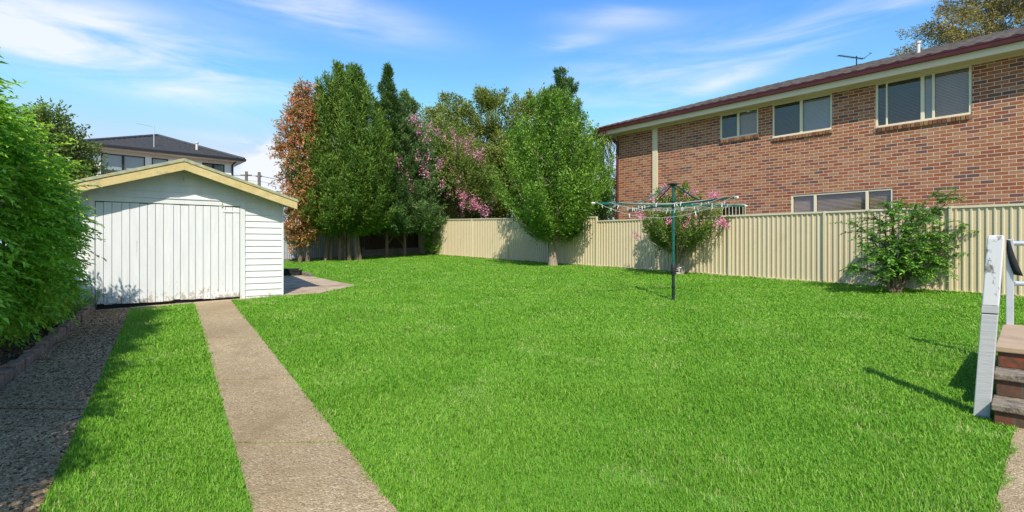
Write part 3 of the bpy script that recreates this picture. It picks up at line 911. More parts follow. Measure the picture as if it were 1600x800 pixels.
# --- hedge along the driveway
def make_hedge():
    s0, s1 = .95, 11.0
    ctr = gar(4.5, (s0 + s1) / 2)
    ctr = Vector((ctr.x, ctr.y, float(gz(ctr.x, ctr.y))))
    root = thing('hedge', 'tall leafy light green hedge overhanging the left edge of the driveway', 'hedge', ctr)
    r = np.random.default_rng(21)
    K = 5200
    s = r.uniform(s0, s1, K)
    # cross-section: arched profile, bulging towards the driveway
    th = np.where(r.random(K) < .8, r.uniform(-.22, .62, K), r.uniform(.62, 1.1, K)) * np.pi          # 0 = towards the driveway, pi/2 = up
    rr_ = 1 - .38 * r.random(K) ** 1.8
    lump = 1 + .10 * np.sin(s * 2.3 + th * 2) + .08 * np.sin(s * 5.1 - th * 3 + 1)
    endf = np.clip((s - s0 + .15) / 1.1, 0.25, 1) ** .5
    hw, hh = 1.2 * endf, (1.6 + .42 * np.clip((s - 2.4) / 1.8, 0, 1)) * (.62 + .38 * np.clip((s - s0) / 2.4, 0, 1) ** .8)
    tt = 4.55 - np.sign(np.cos(th)) * np.abs(np.cos(th)) ** .75 * hw * lump * rr_
    zz = 1.52 * hh / 1.75 + np.sign(np.sin(th)) * np.abs(np.sin(th)) ** .8 * hh * lump * rr_
    zz = np.maximum(zz, .25 + r.uniform(0, .25, K))
    # undercut at the bottom: it stands back behind the edging
    tt += np.clip((.95 - zz), 0, 1) * .55 + np.clip((s - 2.2) / 2.5, 0, 1) * .50 + np.clip(s - 6.2, 0, 1) * .2
    G = np.array([list(gar(a, b)) for a, b in zip(tt, s)])
    C = np.stack([G[:, 0], G[:, 1], gz(G[:, 0], G[:, 1]) + zz], 1) - np.array(ctr)
    m, nl = 3, 11
    n = K * m
    cc = np.repeat(C, m, 0)
    st = cc + r.normal(0, 1, (n, 3)) * .10
    outv = np.array(GD)[None] * np.repeat(np.cos(th), m)[:, None] * 1.0 - np.array(GV)[None] * .30
    d = outv + np.array([0, 0, 1.0]) * (np.repeat(np.sin(th), m) * .55 - .12)[:, None] + r.normal(0, .38, (n, 3))
    d = nrm(d)
    side_ = nrm(np.cross(d, np.array([0, 0, 1.0])))
    k = np.tile(np.arange(nl), n)
    dd = np.repeat(d, nl, 0); sd_ = np.repeat(side_, nl, 0)
    t_ = (k + .5) / nl
    tl = np.repeat(r.uniform(.26, .46, n), nl)
    P = np.repeat(st, nl, 0) + dd * (t_ * tl)[:, None] + np.array([0, 0, -1.0]) * (t_ ** 2 * tl * .30)[:, None]
    sg = np.where(k % 2 == 0, 1.0, -1.0)[:, None]
    LD = nrm(dd * .75 + sd_ * sg * .8 + np.array([0, 0, -.22]) + r.normal(0, .16, P.shape))
    U = nrm(np.array([0, 0, 1.0]) + r.normal(0, .3, P.shape))
    cl = np.repeat(np.repeat(r.normal(0, 1, K), m), nl)
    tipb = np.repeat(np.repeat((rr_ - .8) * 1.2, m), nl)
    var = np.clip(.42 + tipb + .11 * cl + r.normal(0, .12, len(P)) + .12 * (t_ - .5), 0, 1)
    leaves('foliage', P, LD, U, r.uniform(.065, .115, len(P)), r.uniform(.024, .042, len(P)), var, LM['hedge'], root)
    mb = MB()
    for i in range(18):
        a = gar(4.5 + r.normal(0, .2), s0 + .4 + i * (s1 - s0 - .6) / 17)
        z = float(gz(a.x, a.y))
        for q in range(3):
            b = gar(4.5 - r.uniform(-.6, 1.0), s0 + .3 + i * (s1 - s0 - .6) / 17 + r.normal(0, .4))
            mb.tube([Vector((a.x, a.y, z - .1)) - ctr, Vector(((a.x * 2 + b.x) / 3, (a.y * 2 + b.y) / 3, z + .8)) - ctr, Vector((b.x, b.y, z + r.uniform(1.6, 2.6))) - ctr], [.03, .022, .006], 6, False)
    mb.build('stem', M['bark'], root)


make_hedge()

# --- tree behind the hedge
b = gy(78, 14.5)
tree('dark_tree', 'dark green broadleaf tree rising behind the hedge left of the garage', 'tree', b, .95, 1.6, hgt_of(160, b), E_egg, LM['dark_tree'], M['bark'], 340, 10, 8, .26, .3, .5, .6, .5, .6, .105, .05, .09, seed=31, n_limb=12)
b = gy(-60, 12.5)
tree('dark_tree', 'olive green leafy tree behind the top of the hedge at the left edge', 'tree', b, 1.3, 1.6, hgt_of(135, b), E_egg, LM['dark_tree'], M['bark'], 380, 10, 8, .26, .3, .5, .6, .5, .6, .105, .05, .09, seed=35, n_limb=12)

# --- autumn tree
b = gy(474, 21.8)
tree('autumn_tree', 'narrow upright tree with rusty orange and green leaves beside the garage', 'tree', b, .92, .75, hgt_of(128, b), lambda z: np.clip(np.sin(np.pi * np.clip(z * .93 + .05, 0, 1)) ** .5 * (1 - .4 * z), 0, 1), LM['autumn'], M['bark'], 330, 10, 7, .26, .30, .1, .5, .5, .55, .15, .05, .075, seed=41, n_limb=26, trunks=((-.14, 0), (.18, .05)), vshift=.04, vs=.25, lump=.3)

# --- big cypress
b = gy(540, 22.6)
leader_tree('cypress_tree', 'broad tall bright green cypress, the largest of the back trees', 'tree', b, 1.92, 1.45, hgt_of(102, b), lambda z: np.clip(np.minimum(1, z * 6 + .5), 0, 1) * np.clip(1 - np.clip((z - .35) / .65, 0, 1) ** 2.4 * .72, 0, 1), LM['cypress'], M['bark'], 640, 190, .15, .17, .038, .075, 51, trunks=((-.85, -.1), (-.72, .08), (-.25, 0), (-.05, .1), (.2, -.05), (.5, 0), (.62, .1)), split=.8, limbs=14, steep=1.9, jag=.07, lump=.14, start=.3, lspread=.25, vs=.19, vshift=.06)

# --- conifers beside it
b = gy(607, 24.4)
leader_tree('conifer_tree', 'slim dark conifer with a pointed spire beside the big cypress', 'tree', b, 1.6, 1.5, hgt_of(106, b), lambda z: np.clip((1 - z) ** .78 * np.minimum(1, z * 8 + .6), 0.03, 1), LM['conifer'], M['bark'], 420, 150, .14, .16, .038, .08, 61, trunks=((-.1, 0),), limbs=12, steep=.8, jag=.12, lump=.2, start=.25, lspread=.3)
b = gy(632, 25.2)
leader_tree('conifer_tree', 'dark conifer with blue green lower branches behind the pink blossom', 'tree', b, 1.95, 1.45, hgt_of(142, b), lambda z: np.clip((1 - z) ** .58 * np.minimum(1, z * 7 + .75), 0.03, 1), LM['conifer_low'], M['bark'], 440, 150, .16, .16, .038, .085, 66, limbs=12, steep=.6, jag=.12, lump=.22, start=.25, lspread=.3, vshift=-.06)
b = gy(668, 26.6)
tree('conifer_tree', 'low dark green conifer spilling over the corner of the cream fence', 'tree', b, 1.15, 2.3, hgt_of(215, b), E_egg, LM['conifer'], M['bark'], 330, 10, 8, .24, .44, .3, .75, .3, .3, .155, .042, .08, seed=68, n_limb=10, lump=.3)


# --- crepe myrtle with pink flowers
def flowers(root, C, n_each, rad, size, mat, seed, elong=1.6):
    r = np.random.default_rng(seed)
    cc = np.repeat(C, n_each, 0)
    P = cc + r.normal(0, 1, cc.shape) * rad * np.array([1, 1, elong]) * .5
    D = nrm(r.normal(0, 1, P.shape)); U = nrm(r.normal(0, 1, P.shape))
    leaves('flowers', P, D, U, size * r.uniform(.7, 1.3, len(P)), size * r.uniform(.7, 1.2, len(P)), r.random(len(P)), mat, root, .2, .1)


b = gy(722, 28.6)
rt, C = tree('crepe_myrtle', 'crepe myrtle covered in pink blossom leaning over the cream fence', 'tree', b, 2.5, 2.1, hgt_of(205, b), E_egg, LM['myrtle'], M['bark'], 520, 10, 8, .3, .34, .6, .6, .5, .6, .10, .05, .10, seed=71, n_limb=16, crown_off=(-.3, -1.0), vshift=.05)
fl = []
r_ = np.random.default_rng(72)
for (x0, y0, x1, y1, k) in ((640, 178, 668, 215, 9), (645, 238, 700, 265, 9), (622, 268, 650, 292, 9), (675, 205, 752, 240, 22), (700, 300, 756, 330, 34), (690, 245, 730, 300, 10), (720, 218, 752, 250, 14), (655, 262, 690, 292, 7), (730, 305, 758, 328, 10)):
    for i in range(k):
        t = (i + r_.random()) / k
        p = dep(x0 + (x1 - x0) * t + r_.normal(0, 4), y0 + (y1 - y0) * t + r_.normal(0, 7), r_.uniform(25.0, 26.0) if x0 > 668 else r_.uniform(23.1, 23.9))
        fl.append([p.x - b[0], p.y - b[1], p.z - b[2]])
flowers(rt, np.array(fl)[::2], 42, .20, .06, LM['pink'], 73)
mb = MB()
for (x0, y0) in ((645, 190), (630, 282), (660, 250), (715, 230), (690, 215)):
    q = dep(x0, y0, 24.0) - Vector(b)
    mb.tube([(-.1, 0, 2.4), (q.x * .5, q.y * .5, 2.4 + (q.z - 2.4) * .65), (q.x, q.y, q.z)], [.05, .03, .01], 6, False)
mb.build('branch', M['bark'], rt)

# --- olive trees behind
b = gy(700, 33)
leader_tree('leafy_tree', 'olive green spreading tree behind the pink blossom', 'tree', b, 3.2, 2.0, hgt_of(148, b), lambda z: np.sqrt(np.clip(1 - (np.clip(z - .35, 0, 1) / .65) ** 2, .02, 1)) * np.minimum(1, z * 2 + .5), LM['olive'], M['bark'], 260, 190, .34, .17, .07, .16, 81, limbs=30, steep=.7, jag=.12, lump=.3, start=.25, droop=.25)
b = gy(765, 31)
leader_tree('leafy_tree', 'tall yellowish green tree between the blossom and the round tree', 'tree', b, 2.7, 2.0, hgt_of(136, b), lambda z: np.sqrt(np.clip(1 - (np.clip(z - .35, 0, 1) / .65) ** 2, .02, 1)) * np.minimum(1, z * 2 + .5), LM['olive'], M['bark'], 260, 190, .34, .17, .07, .16, 83, limbs=30, steep=.7, jag=.12, lump=.3, start=.25, droop=.25)
b = gy(842, 29.5)
leader_tree('leafy_tree', 'bushy olive tree showing just above the round tree', 'tree', b, 2.0, 2.0, hgt_of(134, b), lambda z: np.sqrt(np.clip(1 - (np.clip(z - .35, 0, 1) / .65) ** 2, .02, 1)) * np.minimum(1, z * 2 + .5), LM['olive'], M['bark'], 180, 190, .34, .17, .07, .16, 85, limbs=30, steep=.7, jag=.12, lump=.3, start=.25, droop=.25)
b = gy(877, 32)
leader_tree('conifer_tree', 'dark conifer top poking up behind the round tree', 'tree', b, 1.75, 2.0, hgt_of(106, b), lambda z: np.clip((1 - z) ** .42 * np.minimum(1, z * 4 + .5), .03, 1), LM['conifer'], M['bark'], 360, 150, .18, .19, .05, .13, 87, limbs=12, steep=.9, jag=.1, lump=.2, lspread=.3)

# --- the round pear tree in front of the fence
p_ = at(864, 411)
b = gy(864, 18.9)
leader_tree('pear_tree', 'round bright green tree growing on the lawn in front of the cream fence', 'tree', b, 1.93, 1.25, hgt_of(140, b), lambda z: np.clip(np.minimum(1, z * 2.3 + .36), 0, 1) * np.sqrt(np.clip(1 - (np.clip(z - .3, 0, 1) / .7) ** 1.9, 0, 1)), LM['pear'], M['bark_pale'], 300, 170, .17, .095, .058, .15, 91, split=.85, limbs=46, limb_r=.022, steep=1.15, jag=.10, lump=.2, start=.15)

# --- crepe myrtle behind the clothesline
b = gy(1058, 15.3)
rt, C = leader_tree('crepe_myrtle', 'vase shaped crepe myrtle shrub with pink blossom behind the clothesline', 'shrub', b, 1.3, .86, hgt_of(290, b), lambda z: np.clip(.30 + 1.6 * z, 0, 1) * np.where(z > .62, np.clip(1.0 - (z - .62) * 2.2, .12, 1), 1), LM['myrtle'], M['bark_pale'], 140, 115, .11, .07, .042, .055, 101, trunks=((-.12, 0), (.02, .05), (.12, -.03)), split=.3, limbs=40, limb_r=.013, steep=1.1, jag=.14, lump=.25, start=.35)
fl = []
r_ = np.random.default_rng(102)
for px, py, k in ((994, 366, 3), (998, 335, 3), (1034, 300, 3), (1040, 292, 3), (1048, 344, 4), (1030, 325, 3), (1073, 350, 3), (1087, 346, 2), (1077, 338, 2), (1122, 350, 3), (1130, 345, 5), (1134, 352, 4), (1112, 303, 4), (1119, 305, 3), (1070, 300, 2), (1005, 338, 2), (1085, 300, 2), (1020, 310, 2)):
    for i in range(k):
        p = dep(px + r_.normal(0, 2), py + r_.normal(0, 2.4), 14.2 + r_.normal(0, .12))
        fl.append([p.x - b[0], p.y - b[1], p.z - b[2]])
flowers(rt, np.array(fl), 26, .085, .036, LM['pink'], 103, 1.2)
mb = MB()
for px, py in ((994, 366), (1132, 350), (1118, 300), (1040, 296)):
    q = dep(px, py, 14.25) - Vector(b)
    mb.tube([(0, 0, .5), (q.x * .55, q.y * .5, .5 + (q.z - .5) * .6), q], [.022, .014, .005], 6, False)
mb.build('branch', M['bark_pale'], rt)


# --- arching shrub at the right
def arching_shrub():
    b = Vector(gy(1399, 11.05))
    root = thing('shrub', 'wide arching green shrub with feathery sprays in front of the fence at right', 'shrub', b)
    r = np.random.default_rng(111)
    mb = MB()
    Ps, Ds, Us, Vs = [], [], [], []

    def spray(p0, p1, p2, n, L):
        p0, p1, p2 = map(np.array, (p0, p1, p2))
        t = (np.arange(n) + .5) / n
        P = (1 - t)[:, None] ** 2 * p0 + 2 * ((1 - t) * t)[:, None] * p1 + t[:, None] ** 2 * p2
        T = nrm(2 * (1 - t)[:, None] * (p1 - p0) + 2 * t[:, None] * (p2 - p1))
        S = nrm(np.cross(T, np.array([0, 0, 1.0])))
        sg = np.where(np.arange(n) % 2 == 0, 1, -1)[:, None]
        Ps.append(P); Ds.append(nrm(T * .55 + S * sg + r.normal(0, .15, P.shape))); Us.append(nrm(np.array([0, 0, 1.0]) + r.normal(0, .35, P.shape)))
        Vs.append(np.clip(.42 + .35 * t ** 3 + r.normal(0, .15, n), 0, 1))

    mains = []
    # main limbs: px, py of the tip, depth offset
    for px, py, dy in ((1330, 345, -.1), (1345, 380, -.3), (1322, 418, -.2), (1360, 330, .1), (1385, 318, -.2), (1405, 312, 0), (1430, 318, -.3), (1455, 325, .1), (1480, 345, -.2), (1500, 360, -.3), (1510, 395, -.1), (1490, 410, .1), (1465, 422, -.2), (1370, 402, -.35), (1420, 350, -.4), (1395, 350, -.4), (1440, 370, -.4), (1365, 365, -.4), (1540, 372, -.2), (1555, 352, -.1), (1520, 340, 0), (1565, 340, -.1), (1490, 296, 0), (1410, 385, -.5), (1440, 400, -.4), (1460, 300, .1), (1380, 390, -.4)):
        q = dep(px, py, b.y + dy) - b
        mid = Vector((q.x * .35 + r.normal(0, .05), q.y * .5, q.z * .62 + .12))
        mains.append((q, mid))
        mb.tube([(r.normal(0, .05), r.normal(0, .04), -.05), (mid.x * .55, mid.y * .55, mid.z * .62), mid.lerp(q, .35), q], [.034, .024, .014, .003], 6, False)
        nb = 13
        for k in range(nb):
            t = r.uniform(.22, 1.0)
            s0 = Vector((0, 0, 0)).lerp(mid, min(1, t * 2)) if t < .5 else mid.lerp(q, t * 2 - 1)
            dirv = Vector((q.x, q.y, 0)).normalized() * .55 + Vector((r.normal(0, .6), r.normal(0, .5), r.normal(.0, .14)))
            dirv.normalize()
            ln = r.uniform(.28, .6)
            e = s0 + dirv * ln
            spray(s0, s0 + dirv * ln * .5 + Vector((0, 0, .05)), e + Vector((0, 0, -.05)), int(26 * ln / .35), .05)
        spray(mid.lerp(q, .3), mid.lerp(q, .7) + Vector((0, 0, .04)), q + Vector((.05 * np.sign(q.x), 0, 0)), 64, .05)
    P, D, U, V = map(np.concatenate, (Ps, Ds, Us, Vs))
    P = P + r.normal(0, .012, P.shape)
    leaves('foliage', P, D, U, r.uniform(.05, .095, len(P)), r.uniform(.026, .042, len(P)), V, LM['shrub'], root)
    mb.tube([(0, 0, -.1), (.02, 0, .12), (.03, 0, .3)], [.10, .085, .05], 8)
    mb.build('stem', M['bark'], root)


arching_shrub()

# --- small white flowering shrub
b = gy(680, 26.3)
root = thing('shrub', 'small shrub with white flowers in the far corner of the lawn', 'shrub', b)
C, _ = clumps(80, .52, .12, 1.05, E_round, .2, .6, 121)
P, D, U, cl = sprays(C, 8, 6, .14, .2, .5, .6, .5, .6, 122)
r_ = np.random.default_rng(5)
leaves('foliage', P, D, U, .08, .045, np.clip(.5 + .1 * cl + r_.normal(0, .2, len(P)), 0, 1), LM['bright_shrub'], root)
flowers(root, C[::6] * 1.08, 8, .09, .05, LM['white_flower'], 124, 1)
mb = MB()
for i in range(7):
    q = C[i * 9]
    mb.tube([(0, 0, -.05), (q[0] * .4, q[1] * .4, q[2] * .6), tuple(q)], [.02, .014, .005], 6, False)
mb.build('stem', M['bark'], root)

# --- growth between fence and brick house
b = gy(915, 23.5)
tree('leafy_tree', 'yellow green tree behind the fence beside the palm', 'tree', b, 1.15, 1.2, hgt_of(215, b), E_egg, LM['bright_shrub'], M['bark'], 260, 10, 7, .26, .32, .4, .5, .55, .6, .10, .05, .09, seed=131, vshift=-.12)
b = gy(957, 25.5)
tree('leafy_shrub', 'dense dark shrub behind the fence at the corner of the brick house', 'shrub', b, 1.0, .3, hgt_of(268, b), E_egg, LM['dark_tree'], M['bark'], 240, 10, 7, .22, .26, .3, .5, .55, .6, .10, .05, .07, seed=135, vshift=-.1)


def palm(px, y, top_py):
    b = Vector(gy(px, y))
    H = hgt_of(top_py, b)
    root = thing('palm_tree', 'slender palm with a grey trunk between the round tree and brick house', 'palm', b)
    MB().tube([(0, 0, -.1), (.03, 0, H * .3), (.0, .0, H * .7), (.0, 0, H)], [.17, .13, .11, .10], 10).build('trunk', M['palm_bark'], root)
    r = np.random.default_rng(141)
    Ps, Ds, Us, Vs, Ls = [], [], [], [], []
    mb = MB()
    for k in range(17):
        a = k * 2.4 + r.normal(0, .2)
        el = r.uniform(-.15, 1.15)
        n = 34
        t = np.linspace(.04, 1, n)
        ln = r.uniform(1.3, 1.9)
        hx = np.cos(el) * ln * t
        hz = np.sin(el) * ln * t - .75 * ln * t ** 2.2
        P = np.stack([hx * np.cos(a), hx * np.sin(a), H + hz], 1)
        T = nrm(np.gradient(P, axis=0)); S = nrm(np.cross(T, np.array([0, 0, 1.0])))
        mb.tube([tuple(p) for p in P[::6]] + [tuple(P[-1])], [.022] * len(P[::6]) + [.004], 5, False)
        for sg in (1, -1):
            Ps.append(P); Ds.append(nrm(T * .7 + S * sg * .8 + np.array([0, 0, -.45]) + r.normal(0, .08, P.shape))); Us.append(nrm(np.array([0, 0, 1.0]) + r.normal(0, .2, P.shape)))
            Ls.append(.42 * np.sin(np.pi * np.clip(t * .85 + .12, 0, 1))); Vs.append(np.clip(.5 - .3 * el + r.normal(0, .12, n), 0, 1))
    P, D, U, L, V = map(np.concatenate, (Ps, Ds, Us, Ls, Vs))
    leaves('fronds', P, D, U, L + .08, .035, V, LM['palm'], root, .1, .2)
    mb.build('frond_stem', M['palm_bark'], root)


palm(941, 24.3, 215)

# --- gum tree over the house roof
b = gy(1612, 27)
leader_tree('gum_tree', 'tall olive gum tree rising over the brick house roof at the top right corner', 'tree', b, 5.0, 7.0, hgt_of(-60, b), lambda z: np.sqrt(np.clip(1 - (2 * z - 1) ** 2, .02, 1)), LM['gum'], M['bark_pale'], 420, 190, .30, .20, .06, .28, 151, limbs=60, limb_r=.04, steep=.35, jag=.14, lump=.3, start=.35, droop=.4)


# --- litter and low plants in the bed
def bed_stuff():
    r = np.random.default_rng(161)
    n = 9000
    t = r.uniform(0, 1, n); q = r.uniform(0, 1, n) ** 1.3 * 1.6
    base = np.array([list(e_far)]) + (np.array(list(ext(e_far, e_near, .6))) - np.array(list(e_far)))[None] * t[:, None] + np.array(list(side_off))[None] * (q + .12)[:, None]
    P = np.stack([base[:, 0], base[:, 1], gz(base[:, 0], base[:, 1]) + .072 + r.uniform(0, .02, n)], 1)
    D = nrm(np.stack([r.normal(0, 1, n), r.normal(0, 1, n), r.normal(0, .2, n)], 1))
    U = nrm(np.stack([r.normal(0, .4, n), r.normal(0, .4, n), np.ones(n)], 1))
    o = leaves('leaf_litter', P, D, U, r.uniform(.03, .07, n), r.uniform(.012, .03, n), r.random(n), LM['litter'])
    tag(o, 'dry brown leaf litter lying on the garden bed', None, None, 'stuff')
    # fallen leaves on the left wheel strip
    n = 6500
    a = r.random(n); c = r.random(n) ** .9
    s0 = np.array(list(e_far)); s1 = np.array(list(ext(e_far, e_near, .5))); u0 = np.array(list(lr[0])); u1 = np.array(list(ext(lr[0], lr[1], .2)))
    X = (s0 + (s1 - s0) * a[:, None]) * (1 - c[:, None]) + (u0 + (u1 - u0) * a[:, None]) * c[:, None]
    P = np.stack([X[:, 0], X[:, 1], gz(X[:, 0], X[:, 1]) + .014 + r.uniform(0, .006, n)], 1)
    D = nrm(np.stack([r.normal(0, 1, n), r.normal(0, 1, n), r.normal(0, .1, n)], 1))
    o = leaves('leaf_litter', P, D, nrm(np.stack([r.normal(0, .3, n), r.normal(0, .3, n), np.ones(n)], 1)), r.uniform(.012, .04, n), r.uniform(.006, .016, n), r.random(n) * .8, LM['litter'])
    tag(o, 'small fallen leaves scattered on the left wheel strip', None, None, 'stuff')
    # low bushy plants at the garage end
    spots = [(.25, .32, .24, 'low light green plant at the garage end of the garden edging'), (.8, .38, .28, 'low green plant against the edging, second from the garage'),
             (1.45, .45, .26, 'low green plant under the hedge, third from the garage')]
    for i, (d, o_, h, lab) in enumerate(spots):
        p = e_far + edge_off * d + side_off * o_
        b = (p.x, p.y, float(gz(p.x, p.y)) + .06)
        root = thing('low_plant', lab, 'plant', b, 0, 'low plants along the garden edging')
        C, _ = clumps(40, .30, .02, h, lambda z: 1 - .5 * z, .2, .8, 170 + i)
        P, D, U, cl = sprays(C, 6, 5, .1, .12, .9, .4, .5, .5, 175 + i)
        leaves('foliage', P, D, U, .055, .016, np.clip(.45 + .1 * cl + r.normal(0, .15, len(P)), 0, 1), LM['bright_shrub'], root)
    p = gar(3.25, .12)
    root = thing('weed', 'wispy dry weed growing against the left bottom of the garage door', 'plant', (p.x, p.y, float(gz(p.x, p.y))))
    mb = MB(); tips = []
    for i in range(14):
        a = r.uniform(0, 6.28); l = r.uniform(.2, .42)
        e = (math.cos(a) * l * .4, math.sin(a) * l * .25 - .02, l)
        mb.tube([(0, 0, 0), (e[0] * .4, e[1] * .4, l * .6), e], [.004, .003, .001], 4, False)
        tips.append(e)
    mb.build('stem', M['bark_pale'], root)
    P, D, U, cl = sprays(np.array(tips), 5, 3, .05, .06, .5, .3, .6, .6, 190)
    leaves('foliage', P, D, U, .03, .012, r.random(len(P)) * .9, LM['olive'], root)


bed_stuff()


# ------------------------------------------------------------------ garden edging
def edging():
    a, bb = e_far, ext(e_far, e_near, .75)
    mid = (a + bb) / 2
    root = thing('garden_edging', 'low edging of weathered bricks between driveway strip and hedge', 'edging', (mid.x, mid.y, float(gz(mid.x, mid.y))))
    L = (bb - a).length
    r = np.random.default_rng(201)
    pos = 0.0
    ang = math.atan2(edge_off.y, edge_off.x)
    while pos < L:
        ln = r.uniform(.16, .26)
        p = a + edge_off * (pos + ln / 2) + side_off * (.065 + r.normal(0, .008))
        z = float(gz(p.x, p.y))
        h = .125 + r.normal(0, .014)
        m = MB()
        rot = Matrix.Rotation(ang + r.normal(0, .06), 3, 'Z') @ Matrix.Rotation(r.normal(0, .05), 3, 'X') @ Matrix.Rotation(r.normal(0, .06), 3, 'Y')
        m.box(Vector((p.x, p.y, z + h / 2 - .02)) - root.location, (ln - .012, .11 + r.normal(0, .008), h + .04), rot)
        m.build('brick', M['edging'], root, .016)
        pos += ln
    m = MB()
    m.bar(a + side_off * .075 + Vector((0, 0, .03)) - root.location, Vector((bb.x, bb.y, float(gz(bb.x, bb.y)))) + side_off * .075 + Vector((0, 0, .03)) - root.location, .07, .10)
    m.build('mortar', M['old_mortar'], root)


edging()


# ------------------------------------------------------------------ garage
def garage():
    root = thing('garage', 'white weatherboard garage with plank double doors and low gable roof', 'garage', G0, math.atan2(GD.y, GD.x))
    xl, xr = -3.69, 0.0
    ax = -1.846
    ov, eo, sl_ = .36, .26, .335
    apex = 2.77                              # underside of the roof at the ridge
    roof = lambda x: apex - abs(x - ax) * sl_
    dl, dr, dt = -3.264, -.83, 1.985          # door opening
    wall = MB()
    eh = .136
    z = 1.985 + .10 - 17 * eh
    fr = .10
    while z < apex:
        z1 = z + eh
        segs = []
        lx = xl if roof(xl) > z else ax - (apex - z) / sl_
        rx = xr if roof(xr) > z else ax + (apex - z) / sl_
        lx1 = xl if roof(xl) > z1 else max(xl, ax - max(0, apex - z1) / sl_)
        rx1 = xr if roof(xr) > z1 else min(xr, ax + max(0, apex - z1) / sl_)
        if z1 < dt + .05:
            segs = [(lx, lx1, dl - fr, dl - fr), (dr + fr, dr + fr, rx, rx1)]
        elif z < dt + fr - .01:
            zz = dt + fr
            segs = [(lx, lx1, dl - fr, dl - fr), (dr + fr, dr + fr, rx, rx1)]
        else:
            segs = [(lx, lx1, rx, rx1)]
        for (a0, a1, b0, b1) in segs:
            if b0 - a0 < .02: continue
            # lapped board: thick lower edge stands proud
            vs = [(a0, -.026, z), (b0, -.026, z), (b1, -.008, z1 + .004), (a1, -.008, z1 + .004), (a0, 0.004, z), (b0, 0.004, z), (b1, .004, z1 + .004), (a1, .004, z1 + .004)]
            wall.add(vs, [(0, 1, 2, 3), (4, 7, 6, 5), (0, 4, 5, 1), (3, 2, 6, 7), (0, 3, 7, 4), (1, 5, 6, 2)])
        z = z1
    # strip of boarding beside the header, between board courses
    # corner stop and side walls
    wall.b2((xr - .004, -.034, -.16), (xr + .034, .05, roof(xr) - .02))
    wall.b2((xl - .034, -.034, -.2), (xl + .004, .05, roof(xl) - .02))
    Dp = 6.2
    for xx, sgn in ((xr, 1), (xl, -1)):
        z = -.14
        while z < roof(xx) - .05:
            z1 = min(z + eh, roof(xx))
            vs = [(xx + sgn * .022, .05, z), (xx + sgn * .022, Dp, z), (xx + sgn * .006, Dp, z1), (xx + sgn * .006, .05, z1)]
            wall.add(vs, [(0, 1, 2, 3)])
            wall.add([(xx + sgn * .022, .05, z), (xx + sgn * .022, Dp, z), (xx, Dp, z), (xx, .05, z)], [(0, 1, 2, 3)])
            z = z1
    wall.prism([(xl, -.2), (xr, -.2), (xr, roof(xr)), (ax, apex), (xl, roof(xl))], Dp - .02, Dp)
    wall.build('wall', M['white_paint'], root)
    # roof sheets: corrugated iron
    for sgn in (-1, 1):
        m = MB()
        w = (xr - ax) + eo
        n = 90
        vs, fs = [], []
        for i in range(n + 1):
            y = -ov + (Dp + ov * 1.5) * i / n
            zz = .045 + .008 * math.cos(i * math.pi)
            vs += [(ax, y, apex + zz), (ax + sgn * w, y, apex - w * sl_ + zz), (ax, y, apex + zz - .012), (ax + sgn * w, y, apex - w * sl_ + zz - .012)]
        for i in range(n):
            a = i * 4
            fs += [(a, a + 1, a + 5, a + 4), (a + 2, a + 6, a + 7, a + 3)]
        m.add(vs, fs)
        m.build('roof', M['iron'], root)
        # barge board and its lichened capping
        x1 = ax + sgn * w
        zb0, zb1 = apex + .035, apex + .035 - w * sl_
        bh = .155
        pts = [(ax, zb0), (x1, zb1), (x1, zb1 - bh), (ax, zb0 - bh * 1.04)]
        MB().prism(pts, -ov - .03, -ov).build('barge_board', M['barge'], root, .004)
        ct = .07
        pts = [(ax, zb0 + ct), (x1 + sgn * .02, zb1 + ct - .01), (x1 + sgn * .02, zb1 + .004), (ax, zb0 + .004)]
        cp = MB().prism(pts, -ov - .045, -ov + .12).build('roof_capping', M['lichen'], root, .006)
        # purlins under the overhang
        for k in range(3):
            mm = MB()
            xx = ax + sgn * (w - .2 - k * .8)
            zz = apex - abs(xx - ax) * sl_ - .01
            mm.b2((xx - .03, -ov, zz - .05), (xx + .03, .0, zz + .015))
            mm.build('purlin', M['barge'], root)
    # underside lining of the front overhang follows the sheets; door frame
    f = MB()
    f.b2((dr, -.040, -.06), (dr + fr - .004, .02, dt + fr))
    f.b2((dl - fr + .004, -.040, -.12), (dl, .02, dt + fr))
    f.b2((dl, -.038, dt), (dr, .02, dt + fr))
    f.b2((dl - fr, -.055, dt + fr), (dr + fr, .02, dt + fr + .028))
    f.build('door_frame', M['white_paint'], root, .003)
    dk = MB(); dk.b2((dl, .03, -.2), (dr, .04, dt)); dk.build('gap_shade_sheet', M['dark'], root)  # dark sheet painted as the shade behind the door planks
    # two plank doors
    mid = (dl + dr) / 2
    for a, b_ in ((dl + .008, mid - .006), (mid + .006, dr - .008)):
        m = MB()
        n = 9
        r = np.random.default_rng(int(abs(a) * 1000))
        ws = r.uniform(.85, 1.15, n); ws = ws / ws.sum() * (b_ - a)
        x = a
        for w in ws:
            y0 = -.022 + r.normal(0, .0025)
            zb = .03 + r.normal(0, .006) - .018 * (x < mid)
            m.b2((x + .0034, y0, zb), (x + w - .0034, .012, dt - .012 - abs(r.normal(0, .003))))
            x += w
        d = m.build('door', M['door_paint'], root, .003)
        k = MB()
        k.b2((a + .02, -.040, .035), (a + .38, -.024, .115)) if a < mid - .5 else k.b2((b_ - .46, -.040, .045), (b_ - .02, -.024, .15))
        k.build('repair_board', M['door_paint'], d, .003)
    m = MB(); m.b2((mid - .05, -.040, .03), (mid + .02, -.024, dt - .02)); m.build('cover_strip', M['door_paint'], root, .004)
